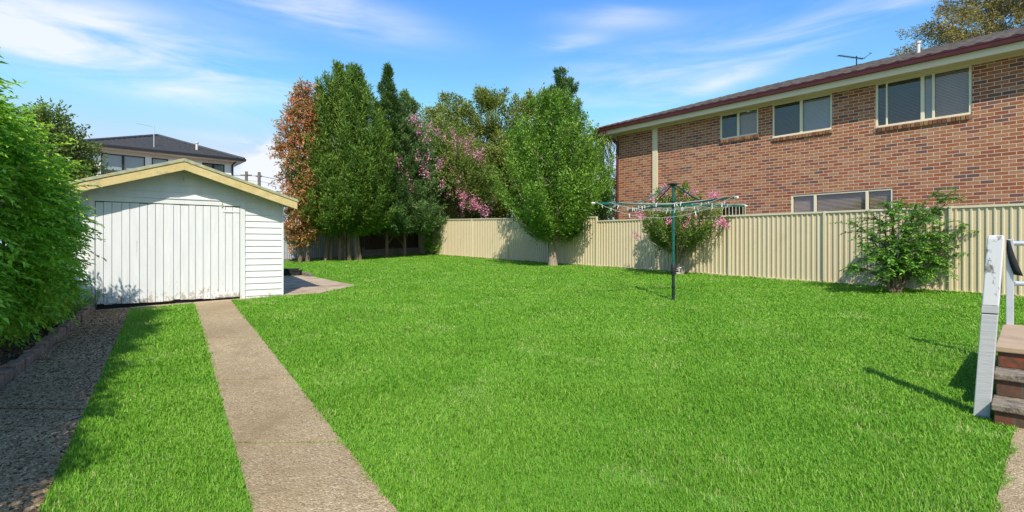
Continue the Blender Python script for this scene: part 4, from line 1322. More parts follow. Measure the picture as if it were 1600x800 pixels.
    m = MB(); m.b2((dr - .33, -.036, dt - .135), (dr - .01, -.025, dt - .10)); m.b2((dr - .05, -.036, dt - .10), (dr - .01, -.026, dt - .02)); m.build('hinge', M['door_paint'], root, .002)
    m = MB(); m.b2((dr - .345, -.045, dt - .03), (dr - .325, -.03, dt + .10)); m.build('bolt', M['lichen'], root)
    m = MB(); m.tube([(ax, -.03, 2.52), (ax, -.06, 2.52), (ax, -.06, 2.46)], .012, 6); m.build('hook', M['pvc'], root)


garage()


# ------------------------------------------------------------------ brick house
HO = Vector((10.53, 12.14, 0)) + D2 * 9.79
H_RZ = math.atan2(-.749, .663)


def wall_holes(mb, x0, x1, z0, z1, holes, depth):
    xs_ = sorted({x0, x1} | {h[0] for h in holes} | {h[1] for h in holes})
    zs_ = sorted({z0, z1} | {h[2] for h in holes} | {h[3] for h in holes})
    for i in range(len(xs_) - 1):
        for j in range(len(zs_) - 1):
            xm, zm = (xs_[i] + xs_[i + 1]) / 2, (zs_[j] + zs_[j + 1]) / 2
            if any(h[0] < xm < h[1] and h[2] < zm < h[3] for h in holes): continue
            mb.quad((xs_[i], 0, zs_[j]), (xs_[i + 1], 0, zs_[j]), (xs_[i + 1], 0, zs_[j + 1]), (xs_[i], 0, zs_[j + 1]))
    for (a, b_, c, d) in holes:
        mb.quad((a, 0, c), (a, depth, c), (a, depth, d), (a, 0, d))
        mb.quad((b_, 0, c), (b_, 0, d), (b_, depth, d), (b_, depth, c))
        mb.quad((a, 0, c), (b_, 0, c), (b_, depth, c), (a, depth, c))
        mb.quad((a, 0, d), (a, depth, d), (b_, depth, d), (b_, 0, d))


def window(root, a, b_, c, d, mull, blinds, fmat, gmat, y=.045, fw=.05, slat=.042, blind_mats=None, head=True):
    m = MB()
    y0, y1 = y - .03, y + .03
    m.b2((a, y0, c), (a + fw, y1, d)); m.b2((b_ - fw, y0, c), (b_, y1, d))
    m.b2((a + fw, y0 - .012, c), (b_ - fw, y1, c + fw)); m.b2((a + fw, y0, d - fw), (b_ - fw, y1, d))
    edges = [a + fw]
    for (mx, mw) in mull:
        m.b2((mx - mw / 2, y0 - .004, c + fw), (mx + mw / 2, y1, d - fw))
        edges += [mx - mw / 2, mx + mw / 2]
    edges.append(b_ - fw)
    w = m.build('window', fmat, root, .003)
    for i in range(0, len(edges), 2):
        MB().b2((edges[i], y - .004, c + fw), (edges[i + 1], y + .002, d - fw)).build('pane', gmat, w)
        if blinds[i // 2]:
            s = MB()
            z = c + fw + .01
            tilt, keep, mt = blinds[i // 2]
            while z < d - fw - .01:
                s.box(((edges[i] + edges[i + 1]) / 2, y + .055, z), (edges[i + 1] - edges[i] - .012, slat * .98, .0025), Matrix.Rotation(tilt, 3, 'X'))
                z += slat * .86
            s.build('blind', M[mt], w)
    MB().b2((a - .02, y + .34, c - .05), (b_ + .02, y + .36, d + .02)).build('backing', M['room'], w)  # dark panel whose colour stands for the unlit room
    return w


def brick_house():
    root = thing('brick_house', 'two storey red brick house with cream windows behind the side fence', 'house', HO, H_RZ)
    LX, DPT = 13.5, 8.0
    SO = 4.29                                  # soffit level
    gl = -1.0
    wins = [(4.09, 5.30, 3.47, SO), (5.71, 7.29, 3.27, SO), (8.29, 10.17, 3.12, SO), (6.23, 8.67, .55, 1.52), (4.93, 5.62, .3, 1.37)]
    wins[4] = (4.09, 4.93, .3, 1.37)
    w = MB()
    wall_holes(w, 0, LX, gl, SO, wins, .11)
    w.quad((0, 0, gl), (0, 0, SO), (0, DPT, SO), (0, DPT, gl))
    w.quad((LX, 0, gl), (LX, DPT, gl), (LX, DPT, SO), (LX, 0, SO))
    w.quad((0, DPT, gl), (0, DPT, SO), (LX, DPT, SO), (LX, DPT, gl))
    w.build('wall', M['brick'], root)
    DK, GREY, TAN = (R(8), 1, 'blind'), (R(62), 1, 'blind_grey'), (R(50), 1, 'blind')
    window(root, *wins[0], [((4.09 + 5.30) / 2 - .02, .07)], [(R(15), 1, 'blind'), (R(58), 1, 'blind')], M['frame'], M['glass'])
    window(root, *wins[1], [(6.50, .075)], [(R(15), 1, 'blind'), (R(58), 1, 'blind_grey')], M['frame'], M['glass'])
    window(root, *wins[2], [(8.53, .035), (9.26, .075), (9.47, .05)], [(R(10), 1, 'blind'), (R(15), 1, 'blind'), (R(62), 1, 'blind_grey'), (R(52), 1, 'blind')], M['frame'], M['glass'])
    window(root, *wins[3], [(6.86, .065), (8.10, .065)], [(R(55), 1, 'blind'), (R(45), 1, 'blind'), (R(45), 1, 'blind')], M['frame'], M['glass'])
    w5 = window(root, *wins[4], [], [None], M['frame'], M['glass'])
    g = MB()
    for k in range(7):
        x = 4.09 + .09 + k * .11
        g.tube([(x, -.02, .3), (x, -.02, 1.33)], .009, 6)
    g.b2((4.10, -.028, 1.30), (4.92, -.012, 1.325))
    g.build('grille', M['frame'], w5)
    for (a, b_, c, d) in wins[:3]:
        s = MB()
        x = a - .03
        k = math.ceil(x / .086)
        s.b2((a - .04, -.012, c - .105), (b_ + .02, .05, c - .028))
        sb = MB()
        x = k * .086
        while x + .08 < b_ + .05:
            sb.box((x + .043, .0, c - .055), (.074, .115, .10), Matrix.Rotation(R(12), 3, 'X'))
            x += .086
        o = sb.build('sill', M['sill'], root, .006)
        s.build('sill_mortar', M['old_mortar'], o)
    # cream control joint strip
    MB().b2((1.60, -.05, gl), (1.80, -.003, SO - .003)).build('pilaster', M['cream'], root, .004)
    # soffit, fascia, gutter
    ov = .47
    s = MB(); s.b2((-ov + .02, -ov + .02, SO), (LX + ov, -.0, SO + .012)); s.b2((-ov + .02, .0, SO), (-.002, DPT + ov, SO + .012))
    s.b2((0.0, -.024, SO - .03), (LX, -.002, SO))
    s.build('soffit', M['cream'], root)
    f = MB(); f.b2((-ov, -ov, SO - .012), (LX + ov, -ov + .025, SO + .24)); f.b2((-ov, -ov + .025, SO - .012), (-ov + .025, DPT + ov, SO + .20))
    f.build('fascia', M['cream'], root, .003)
    g = MB()
    prof = [(p_, q_ + .05) for p_, q_ in [(-.001, .10), (-.10, .10), (-.115, .20), (-.125, .20), (-.125, .225), (-.100, .225), (-.098, .20), (-.09, .115), (-.001, .115)]]
    gm = [(p[0] - ov, p[1] + SO) for p in prof]
    n = len(gm)
    vs = [(-ov - .11, y, z) for y, z in gm] + [(LX + ov, y, z) for y, z in gm]
    g.add(vs, [(i, (i + 1) % n, (i + 1) % n + n, i + n) for i in range(n)] + [tuple(range(n))])
    g.b2((-ov - .125, -ov - .12, SO + .10), (-ov - .002, -ov + .0, SO + .215)); g.b2((-ov - .12, -ov, SO + .10), (-ov - .002, DPT + ov, SO + .21))
    g.build('gutter', M['burgundy'], root)
    # downpipe with offset bends
    d = MB(); x = .06
    pts = [(-.18, -ov - .05, SO + .12), (-.18, -ov - .05, SO - .02), (-.10, -ov + .12, SO - .14), (x, -.06, SO - .26), (x, -.055, SO - .4), (x, -.055, gl)]
    for p, q in zip(pts[:-1], pts[1:]):
        d.tube([p, q], .048, 10)
    d.build('downpipe', M['burgundy'], root)
    # tiled hip roof
    pt = math.tan(R(18.5))
    half = DPT / 2 + ov
    eave = SO + .22
    def tz(u, v):     # small relief of the tiles
        return .022 * abs(math.sin(math.pi * u / .30)) ** .7 + .028 * (1 - (v / .34) % 1.0)
    def roofface(name, plane):
        m = MB(); vs, fs = [], []
        if plane == 'front':
            L0, L1, NU = -ov, LX + ov, 285
        else:
            L0, L1, NU = -ov, DPT + ov, 180
        NV = 57
        for j in range(NV + 1):
            vv = (half + .06) * j / NV
            jj = j % 4
            for i in range(NU + 1):
                u = L0 + (L1 - L0) * i / NU
                lo = -ov + max(0, vv - .06)
                hi = L1 if plane == 'front' else L1 - max(0, vv - .06)
                u = min(max(u, lo), max(hi, lo))
                h = eave + (vv - .06) * pt + .05 * abs(math.sin(math.pi * u / .30)) ** .7 + (.06, .04, .02, .0)[jj]
                if plane == 'front': vs.append((u, -ov - .06 + vv, h))
                elif plane == 'left': vs.append((-ov - .06 + vv, u, h))
        W_ = NU + 1
        for j in range(NV):
            for i in range(NU):
                a, b2_, c2, d2 = j * W_ + i, j * W_ + i + 1, (j + 1) * W_ + i + 1, (j + 1) * W_ + i
                if abs(vs[a][0] - vs[b2_][0]) + abs(vs[a][1] - vs[b2_][1]) < 1e-5: continue
                fs.append((a, b2_, c2, d2))
        m.add(vs, fs)
        return m.build(name, M['tile_brown'], root)
    roofface('roof', 'front'); roofface('roof', 'left')
    m = MB(); rz_ = eave + half * pt
    m.quad((-ov + half, DPT / 2, rz_), (LX + ov, DPT / 2, rz_), (LX + ov, DPT + ov, eave), (-ov, DPT + ov, eave))
    m.build('roof', M['tile_brown'], root)
    c = MB()
    def caps(a, b_):
        a, b_ = Vector(a), Vector(b_); n = int((b_ - a).length / .36)
        for k in range(n):
            p, q = a.lerp(b_, k / n), a.lerp(b_, (k + 1.08) / n)
            c.tube([p, q], [.085, .10], 10)
    caps((-ov, -ov, eave + .03), (-ov + half, DPT / 2, rz_ + .03)); caps((-ov + half, DPT / 2, rz_ + .03), (LX + ov, DPT / 2, rz_ + .03))
    c.build('ridge_cap', M['tile_brown'], root)
    # vent pipe and aerial near the ridge
    def rp(x, v): return Vector((x, -ov + v, eave + v * pt))
    p = rp(8.75, 3.0)
    m = MB(); m.tube([p, p + Vector((0, 0, .36))], .045, 10); m.tube([p + Vector((0, 0, .36)), p + Vector((0, 0, .42))], .065, 10); m.box(p + Vector((0, 0, .02)), (.4, .4, .02), Matrix.Rotation(R(18.5), 3, 'X')); m.build('vent_pipe', M['pvc'], root)
    p = rp(7.0, 3.9)
    m = MB(); m.tube([p + Vector((0, 0, -.1)), p + Vector((0, 0, .42))], .018, 8)
    a_, b_ = p + Vector((-.55, .1, .62)), p + Vector((.18, 0, .28))
    m.tube([a_, b_], .016, 6)
    for k in range(12):
        q = a_.lerp(b_, k / 11)
        m.tube([q + Vector((-.03, -.16, -.06)), q + Vector((.03, .16, .06))], .006, 5)
    m.tube([b_, b_ + Vector((.22, 0, .12))], .008, 5); m.tube([b_ + Vector((.2, -.15, .1)), b_ + Vector((.2, .15, .16))], .008, 5)
    m.build('aerial', M['black_metal'], root)


brick_house()


# ------------------------------------------------------------------ far house
def far_house():
    O = Vector((-23.5, 28.0, 0))
    gl = float(gz(O.x, 30)) - .2
    root = thing('white_house', 'white two storey house with grey hip roof far behind the garage', 'house', O, math.atan2(N2.y, N2.x))
    W_, DP, SO, ov = 7.26, 8.0, 5.5, .5
    wins = [(.57, 2.59, 4.05, 5.30), (2.90, 3.72, 4.3, 5.30), (5.49, 6.74, 4.1, 5.30)]
    w = MB()
    wall_holes(w, 0, W_, gl, SO, wins, .1)
    w.quad((0, 0, gl), (0, 0, SO), (0, DP, SO), (0, DP, gl)); w.quad((W_, 0, gl), (W_, DP, gl), (W_, DP, SO), (W_, 0, SO)); w.quad((0, DP, gl), (0, DP, SO), (W_, DP, SO), (W_, DP, gl))
    w.build('wall', M['render_white'], root)
    for (a, b_, c, d) in wins:
        wi = window(root, a, b_, c, d, [((a + b_) / 2 - .02, .12)] if b_ - a > 1.1 else [], [None, None], M['black_frame'], M['glass_far'], fw=.06)
        MB().b2((a + .05, .15, c + .35 * (a < 1)), (b_ - .05, .16, d - .03)).build('blind', M['white_blind'], wi)
    s = MB(); s.b2((-ov, -ov, SO), (W_ + ov, DP + ov, SO + .02)); s.b2((-ov + .01, -ov + .01, SO - .0), (W_ + ov - .01, -ov + .03, SO + .1)); s.b2((-.0, -.03, SO - .18), (W_, -.002, SO - .003))
    s.build('soffit', M['beige'], root)
    g = MB(); g.b2((-ov - .1, -ov - .1, SO + .06), (W_ + ov + .1, -ov - .0, SO + .2)); g.b2((W_ + ov, -ov, SO + .06), (W_ + ov + .1, DP + ov, SO + .2)); g.b2((-ov - .1, -ov, SO + .06), (-ov, DP + ov, SO + .2))
    g.build('gutter', M['black_frame'], root)
    az = SO + .16 + (DP / 2 + ov) * math.tan(R(20.5))
    m = MB()
    A = [(-ov, -ov), (W_ + ov, -ov), (W_ + ov, DP + ov), (-ov, DP + ov)]
    ap = (W_ / 2, DP / 2)
    NV = 15
    for q in range(4):
        a, b_ = A[q], A[(q + 1) % 4]
        rows = []
        for j in range(NV + 1):
            t = j / NV
            rows.append([(a[0] + (ap[0] - a[0]) * t, a[1] + (ap[1] - a[1]) * t), (b_[0] + (ap[0] - b_[0]) * t, b_[1] + (ap[1] - b_[1]) * t)])
        for j in range(NV):
            t = j / NV
            z0 = SO + .16 + (az - SO - .16) * t + .045; z1 = SO + .16 + (az - SO - .16) * (j + 1) / NV
            (p, q_), (r_, s_) = rows[j], rows[j + 1]
            m.add([(*p, z0), (*q_, z0), (*s_, z1), (*r_, z1), (*p, z0 - .045), (*q_, z0 - .045)], [(0, 1, 2, 3), (4, 5, 1, 0)])
    m.build('roof', M['tile_grey'], root)
    c = MB()
    for a in A: c.tube([(a[0], a[1], SO + .2), (ap[0], ap[1], az + .04)], .1, 8)
    c.build('ridge_cap', M['tile_grey'], root)
    m = MB(); m.tube([(5.35, .9, SO + .6), (5.35, .9, SO + 1.1)], .07, 8); m.tube([(5.35, .9, SO + 1.1), (5.35, .9, SO + 1.18)], .11, 8); m.build('vent_pipe', M['pvc'], root)
    m = MB(); m.tube([(3.05, .35, SO + .4), (3.05, .35, SO + 1.75)], .022, 6); m.tube([(2.2, .35, SO + 1.78), (3.08, .35, SO + 1.7)], .014, 5)
    for k in range(8):
        x = 2.25 + k * .1; m.tube([(x, .22, SO + 1.77 - k * .008), (x, .48, SO + 1.77 - k * .008)], .006, 4)
    m.build('aerial', M['galv'], root)
    m = MB(); m.tube([(W_ - .1, -.07, gl), (W_ - .1, -.07, SO - .2), (W_ + .1, -.35, SO + .06)], .05, 8); m.build('downpipe', M['black_frame'], root)


far_house()

# ------------------------------------------------------------------ power poles and wires
def poles():
    lab = ['timber power pole far behind the garage roof, nearer the white house', 'timber power pole far behind the garage roof, nearer the orange tree']
    tops = []
    for i, (px, py, y) in enumerate(((385, 268, 46), (405, 269, 43))):
        b = Vector(gy(px, y)); H = hgt_of(py, b)
        root = thing('power_pole', lab[i], 'power pole', b, 0, 'power poles behind the garage')
        MB().tube([(0, 0, -.3), (0, 0, H)], [.16, .12], 10).build('pole', M['pole_wood'], root)
        m = MB(); m.box((0, -.05, H - .35), (1.0 if i == 0 else .5, .1, .12)); m.build('crossarm', M['pole_wood'], root)
        tops.append(b + Vector((0, 0, H - .3)))
    root = thing('power_line', 'thin overhead power wires strung past the two poles', 'wire', tops[0])
    for k in range(2):
        m = MB()
        pts = []
        a = dep(352, 273, 50); c = dep(470, 285, 38)
        chain = [a, tops[0], tops[1], c]
        for p, q in zip(chain[:-1], chain[1:]):
            for t in np.linspace(0, 1, 9)[:-1]:
                v = p.lerp(q, t); v.z -= 4 * .06 * t * (1 - t) + .45 * k; pts.append(v - tops[0])
        m.tube(pts, .022 if k == 0 else .012, 5); m.build('wire', M['black_metal'], root)


poles()


# ------------------------------------------------------------------ fences
def rib_panel(L, zb0, zb1, zt0, zt1, pitch=.123, depth=.023, wave=False):
    """profiled sheet along local x, from x=0 to L; relief towards -y"""
    m = MB()
    prof = []
    if wave:
        n = int(L / pitch) * 6
        for i in range(n + 1):
            prof.append((L * i / n, -depth * .5 * (1 - math.cos(2 * math.pi * i / 6))))
    else:
        n = max(1, round(L / pitch)); p = L / n
        for i in range(n):
            x = i * p
            prof += [(x, 0), (x + p * .52, 0), (x + p * .64, -depth), (x + p * .84, -depth), (x + p * .96, 0)]
        prof.append((L, 0))
    vs = []
    for x, y in prof:
        t = x / L
        vs += [(x, y, zb0 + (zb1 - zb0) * t), (x, y, zt0 + (zt1 - zt0) * t)]
    m.add(vs, [(2 * i, 2 * i + 2, 2 * i + 3, 2 * i + 1) for i in range(len(prof) - 1)], wave)
    return m


def side_fence():
    O = side(22.0); O.z = 0
    root = thing('side_fence', 'cream ribbed steel fence along the right side of the lawn', 'fence', O, math.atan2(-D2.y, -D2.x))
    posts = [22.0] + [fence_s(p) for p in (694, 738, 794, 857, 933, 1024, 1140, 1289, 1486)]
    step = posts[-1] - posts[-2]
    posts += [posts[-1] + step, posts[-1] + 2 * step]
    def top(s, left):
        if left: return 1.11 + (s - 10.0) * (1.413 - 1.11) / 9.64
        return .874 + (s + 1.1) * (.955 - .874) / 11.1
    def base(s):
        p = side(s); return float(gz(p.x, p.y))
    for i in range(len(posts) - 1):
        s0, s1 = posts[i], posts[i + 1]
        left = s0 > fence_s(933) + .1
        z0, z1 = top(s0, left), top(s1, left)
        if i == 0: z0 -= .17; z1 -= .17
        m = rib_panel(s0 - s1, base(s0) + .02, base(s1) + .02, z0 - .02, z1 - .02)
        m.build('panel', M['fence_steel'], root, 0, (22.0 - s0, 0, 0))
        rl_ = MB()
        a, b_ = (22.0 - s0, -.012, z0 - .02), (22.0 - s1, -.012, z1 - .02)
        rl_.bar(a, b_, .05, .05); rl_.build('top_rail', M['fence_cap'], root, .004)
        rb = MB(); rb.bar((22.0 - s0, -.012, base(s0) + .03), (22.0 - s1, -.012, base(s1) + .03), .046, .06); rb.build('bottom_rail', M['fence_steel'], root, .004)
    for i, s in enumerate(posts):
        left = s > fence_s(933) - .1
        zt = top(s, left) + .008
        m = MB(); m.box((22.0 - s, -.018, (zt + base(s)) / 2 - .05), (.055, .075, zt - base(s) + .1)); m.build('post', M['fence_cap'], root, .004)


side_fence()


def back_fences():
    rz = math.atan2(N2.y, N2.x)
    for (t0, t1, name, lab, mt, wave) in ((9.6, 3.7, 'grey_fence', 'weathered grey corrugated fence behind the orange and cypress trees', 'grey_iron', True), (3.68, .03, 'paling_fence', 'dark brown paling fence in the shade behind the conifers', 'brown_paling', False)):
        O = back(t0); O.z = float(gz(O.x, O.y))
        root = thing(name, lab, 'fence', O, rz)
        L = t0 - t1
        e = back(t1); dz = float(gz(e.x, e.y)) - O.z
        if wave:
            rib_panel(L, -.02, dz - .02, 1.55, 1.55 + dz, .10, .03, True).build('sheet', M[mt], root)
            m = MB(); m.bar((0, .03, 1.3), (L, .03, 1.3 + dz), .05, .08); m.bar((0, .03, .4), (L, .03, .4 + dz), .05, .08); m.build('rail', M['old_timber'], root)
        else:
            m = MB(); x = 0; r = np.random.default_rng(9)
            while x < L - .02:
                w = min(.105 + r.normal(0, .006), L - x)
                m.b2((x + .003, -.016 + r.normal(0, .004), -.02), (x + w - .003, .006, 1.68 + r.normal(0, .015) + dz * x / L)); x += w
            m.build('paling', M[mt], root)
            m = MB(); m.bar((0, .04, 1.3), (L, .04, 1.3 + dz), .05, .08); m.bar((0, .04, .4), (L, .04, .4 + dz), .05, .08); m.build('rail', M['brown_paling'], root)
    # low sleeper retaining wall
    O = back(3.3, .22); O.z = float(gz(O.x, O.y))
    root = thing('retaining_wall', 'low grey concrete sleeper wall at the foot of the back fence', 'retaining wall', O, rz)
    e = back(.1, .22); dz = float(gz(e.x, e.y)) - O.z
    for k in range(2):
        for x0, x1 in ((0, 1.55), (1.63, 3.15)):
            m = MB(); m.bar((x0, 0, .10 + .17 * k + dz * x0 / 3.2), (x1, 0, .10 + .17 * k + dz * x1 / 3.2), .07, .16); m.build('sleeper', M['sleeper'], root, .006)
    for x in (1.59, -.03):
        m = MB(); m.box((x, 0, .2), (.075, .1, .52)); m.build('post', M['sleeper'], root, .005)
    # old timber lengths lying in front of the grey fence
    labs = ['long weathered timber lying at the foot of the grey fence', 'grey timber length lying between the cypress trunks', 'short dark timber lying under the orange tree']
    for i, (ta, tb, off, h) in enumerate(((7.4, 4.9, .34, .1), (5.6, 3.6, .5, .09), (8.6, 6.9, .52, .08))):
        a, b_ = back(ta, off), back(tb, off + .1)
        a.z = float(gz(a.x, a.y)) + h / 2; b_.z = float(gz(b_.x, b_.y)) + h / 2
        m = MB(); mid = (a + b_) / 2
        m.bar(a - mid, b_ - mid, .13, h)
        o = m.build('timber_length', M['old_timber'], None, .01, mid)
        tag(o, labs[i], 'timber', 'old timbers along the back fence')


back_fences()


# ------------------------------------------------------------------ clothesline
def clothesline():
    b = at(1052, 470)
    root = thing('rotary_clothesline', 'green rotary clothesline with wire lines standing on the lawn', 'clothesline', b)
    zz = lambda py: (HY - py) / F * b.y - b.z
    H = zz(287)
    za = zz(320)
    MB().tube([(0, 0, -.1), (0, 0, .55)], .030, 14).build('base_post', M['dark_green'], root)
    m = MB(); m.tube([(0, 0, .135), (0, 0, .15)], .036, 14); m.tube([(0, -.03, .28), (0, -.05, .28)], .014, 8); m.tube([(0, 0, .26), (0, 0, .30)], .037, 14); m.build('collar', M['black_metal'], root)
    m = MB(); m.tube([(0, 0, .52), (0, 0, .56), (0, 0, .70), (0, 0, .74)], [.04, .05, .05, .038], 14); m.tube([(.03, 0, .60), (.10, -.01, .60)], .026, 10); cr = m.build('gear_box', M['black_metal'], root)
    m = MB(); m.tube([(.10, -.01, .60), (.125, -.012, .60), (.125, -.03, .67)], .009, 8); m.tube([(.115, -.03, .67), (.15, -.03, .67)], .012, 8); m.tube([(.05, -.02, .56), (.14, -.02, .555)], .010, 8); m.build('crank_handle', M['galv'], cr)
    MB().tube([(0, 0, .70), (0, 0, H - .02)], .027, 14).build('pole', M['green_paint'], root)
    m = MB(); m.tube([(0, 0, H - .05), (0, 0, H)], [.05, .05], 14); m.box((0, 0, H - .008), (.17, .17, .022), Matrix.Rotation(R(17), 3, 'Z')); m.build('head', M['dark_green'], root, .003)
    m = MB(); m.tube([(0, 0, za - .05), (0, 0, za + .06)], .045, 14); m.tube([(0, 0, za + .06), (0, 0, za + .075)], .075, 14); m.build('hub', M['dark_green'], root)
    AL = 1.75
    tips = []
    for k in range(4):
        a = R(17 + 90 * k)
        d = Vector((math.cos(a), math.sin(a), 0))
        tip = d * AL + Vector((0, 0, za + (.02, .01, -.01, -.015)[k]))
        tips.append((d, tip))
        arm = MB(); arm.bar(d * .04 + Vector((0, 0, za)), tip, .028, .036); o = arm.build('arm', M['green_paint'], root, .003)
        MB().tube([tip - d * .01, tip + d * .06], [.017, .019], 8).build('end_cap', M['peg'], o)
        s = MB(); s.tube([d * .06 + Vector((0, 0, H - .03)), d * .62 + Vector((0, 0, za + .10)), d * .78 + Vector((0, 0, za + .03))], .012, 8); s.build('strut', M['dark_green'] if k % 2 else M['green_paint'], root)
    pegs = []
    r = np.random.default_rng(301)
    for i, f in enumerate((.34, .46, .58, .70, .82, .99)):
        m = MB()
        for k in range(4):
            p, q = tips[k][1] * 1.0, tips[(k + 1) % 4][1] * 1.0
            p = Vector((p.x * f, p.y * f, p.z + .026)); q = Vector((q.x * f, q.y * f, q.z + .026))
            sag = (.045 + .05 * r.random()) * f
            if k == 2 and i in (5, 4): sag = .34 if i == 5 else .2
            pts = []
            for t in np.linspace(0, 1, 13):
                v = p.lerp(q, t); v.z -= 4 * sag * t * (1 - t); pts.append(v)
            m.tube(pts, .0045, 5, False)
            for t in r.uniform(.15, .85, 2 if i > 1 else 1):
                v = p.lerp(q, t); v.z -= 4 * sag * t * (1 - t); pegs.append((v, (q - p)))
        m.build('line', M['line'], root)
    base = None
    for v, dr in pegs[:38]:
        if base is None:
            m = MB(); m.box((.004, 0, -.018), (.006, .012, .075), Matrix.Rotation(R(5), 3, 'Y')); m.box((-.004, 0, -.018), (.006, .012, .075), Matrix.Rotation(R(-5), 3, 'Y')); m.tube([(-.009, 0, -.005), (.009, 0, -.005)], .006, 6)
            base = o = m.build('clothes_peg', M['peg'])
            tag(o, 'small pale plastic peg clipped on a wire of the clothesline', 'clothes peg', 'pegs on the clothesline')
        else:
            o = base.copy(); COL.objects.link(o)
        o.location = b + v
        o.rotation_euler = (r.normal(0, .2), r.normal(0, .2), math.atan2(dr.y, dr.x) + math.pi / 2)


clothesline()


# ------------------------------------------------------------------ planters beside the garage
def planters():
    labs = ['long black plastic trough on the slab beside the garage', 'small black plastic planter at the end of the trough']
    for i, (px, py, L, W_, H) in enumerate(((449, 430.5, .62, .26, .20), (464.5, 431, .24, .24, .165))):
        p = at(px, py)
        root = thing('planter', labs[i], 'planter', (p.x, p.y, p.z + .02), R(6), 'black planters beside the garage')
        m = MB()
        a, c = (L / 2 * .86, W_ / 2 * .84), (L / 2, W_ / 2)
        vs = []
        for (hx, hy, z) in ((a[0], a[1], 0), (c[0], c[1], H), (c[0] - .015, c[1] - .015, H), (a[0] - .01, a[1] - .01, .03)):
            vs += [(-hx, -hy, z), (hx, -hy, z), (hx, hy, z), (-hx, hy, z)]
        fs = [(3, 2, 1, 0)]
        for k in range(3):
            fs += [(k * 4 + q, k * 4 + (q + 1) % 4, k * 4 + 4 + (q + 1) % 4, k * 4 + 4 + q) for q in range(4)]
        fs.append((12, 13, 14, 15))
        m.add(vs, fs); m.build('tub', M['pot'], root, .006)
        m = MB()
        for (x0, x1, y0, y1) in ((-c[0] - .015, c[0] + .015, -c[1] - .015, -c[1] + .002), (-c[0] - .015, c[0] + .015, c[1] - .002, c[1] + .015), (-c[0] - .015, -c[0] + .002, -c[1] + .002, c[1] - .002), (c[0] - .002, c[0] + .015, -c[1] + .002, c[1] - .002)):
            m.b2((x0, y0, H - .03), (x1, y1, H + .004))
        m.build('rim', M['pot'], root)
        MB().b2((-c[0] + .03, -c[1] + .03, H - .06), (c[0] - .03, c[1] - .03, H - .045)).build('soil', M['soil'], root)
    a, b_ = at(470, 430), at(486, 433)
    m = MB(); mid = (a + b_) / 2 + Vector((0, 0, .05))
    m.bar(a - mid + Vector((0, 0, .05)), b_ - mid + Vector((0, 0, .05)), .09, .12)
    tag(m.build('timber_edging', M['old_timber'], None, .01, mid), 'short brown timber edging at the back of the concrete slab', 'edging')


planters()


# ------------------------------------------------------------------ steps, post and rail at the right
def steps():
    A = ST_A
    rz = math.atan2(SX.y, SX.x)
    z0 = A.z - .02
    land = -.85
    root = thing('brick_steps', 'old brick steps with a tan tiled landing at the right edge', 'steps', (A.x, A.y, z0), rz)
    W_ = 3.0
    rise = (land - z0) / 3
    tread = .32
    for k in range(3):
        y0 = tread * k
        y1 = 2.42 if k == 2 else 2.40
        m = MB(); m.b2((0, y0, rise * k - (.1 if k == 0 else 0)), (W_, y1 - .01 * k, rise * (k + 1) - .05)); m.build('riser', M['step_brick'], root, .006)
        m = MB(); m.b2((-.015, y0 - .025, rise * (k + 1) - .05), (W_, y0 + tread + .02 if k < 2 else 2.42, rise * (k + 1))); m.build('tread' if k < 2 else 'landing', M['old_mortar'] if k < 2 else M['sand_tile'], root, .008)
    return root


steps()


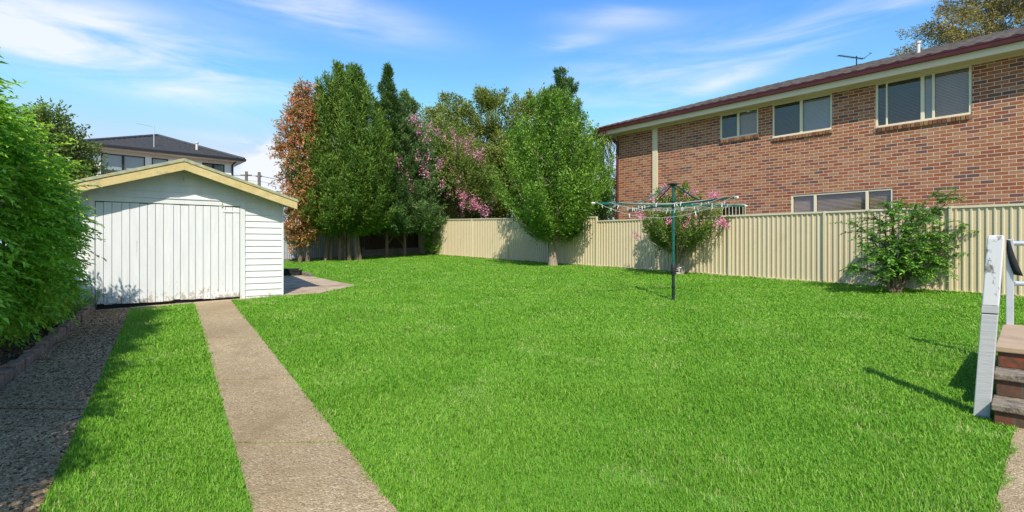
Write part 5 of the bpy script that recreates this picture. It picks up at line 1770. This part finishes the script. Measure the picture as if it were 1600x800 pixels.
def post_and_rail():
    b = at(1534, 651)
    rz = math.atan2(SX.y, SX.x)
    root = thing('timber_post', 'leaning white painted post with peeling paint beside the brick steps', 'post', b, rz)
    H = .095 - b.z
    lean = .115                                  # top displaced towards the steps
    def sec(z, w): return [(lean * .70 * z / H + sx * w / 2, lean * .72 * z / H + sy * w / 2, z) for sx, sy in ((-1, -1), (1, -1), (1, 1), (-1, 1))]
    def loft(levels):
        m = MB(); vs = []
        for z, w in levels: vs += sec(z, w)
        fs = [(3, 2, 1, 0)]
        for k in range(len(levels) - 1): fs += [(k * 4 + q, k * 4 + (q + 1) % 4, k * 4 + 4 + (q + 1) % 4, k * 4 + 4 + q) for q in range(4)]
        n = (len(levels) - 1) * 4
        fs.append((n, n + 1, n + 2, n + 3))
        return m.add(vs, fs)
    zj = (HY - 489) / F * b.y - b.z
    loft([(-.1, .100), (zj - .006, .100)]).build('lower_post', M['post_lower'], root, .006)
    loft([(zj - .006, .094), (zj + .002, .094)]).build('joint', M['black_metal'], root)
    loft([(zj + .002, .101), (zj + .06, .101)]).build('collar', M['post_lower'], root, .003)
    loft([(zj + .06, .100), (H - .03, .098), (H, .086)]).build('upper_post', M['peeled'], root, .008)
    loft([(-.02, .106), (.02, .106)]).build('foot', M['iron'], root, .002)
    # galvanised guard rail round the landing
    A = ST_A
    land = -.85
    o = A + SY * 2.36 + SX * .04
    root = thing('guard_rail', 'galvanised pipe guard rail round the tiled landing', 'railing', (o.x, o.y, land), rz)
    MB().b2((-.03, -.03, 0), (.03, .03, .935)).build('post', M['galv'], root, .004)
    for z in (.89, .455):
        MB().tube([(0, 0, z), (2.9, 0, z - .01)], .026, 10).build('rail', M['galv'], root)
    # black strap hung over the rail
    m = MB()
    n = 9
    vs = []
    for k in range(n):
        t = k / (n - 1)
        x = -.01 + .075 * t ** 1.5; z = .93 - .38 * t; hw = .014 + .02 * math.sin(min(1, t * 1.1) * math.pi * .55)
        vs += [(x - hw, -.06 - .01 * math.sin(t * 5), z), (x + hw, -.07 + .01 * math.sin(t * 4), z - .01)]
    fs = [(2 * k, 2 * k + 1, 2 * k + 3, 2 * k + 2) for k in range(n - 1)]
    m.add(vs, fs, True)
    s = m.build('strap', M['strap'])
    md = s.modifiers.new('thick', 'SOLIDIFY'); md.thickness = .012
    s.location = Vector((o.x, o.y, land)); s.rotation_euler = (0, 0, rz)
    tag(s, 'black fabric strap hanging from the guard rail behind the white post', 'strap')


post_and_rail()
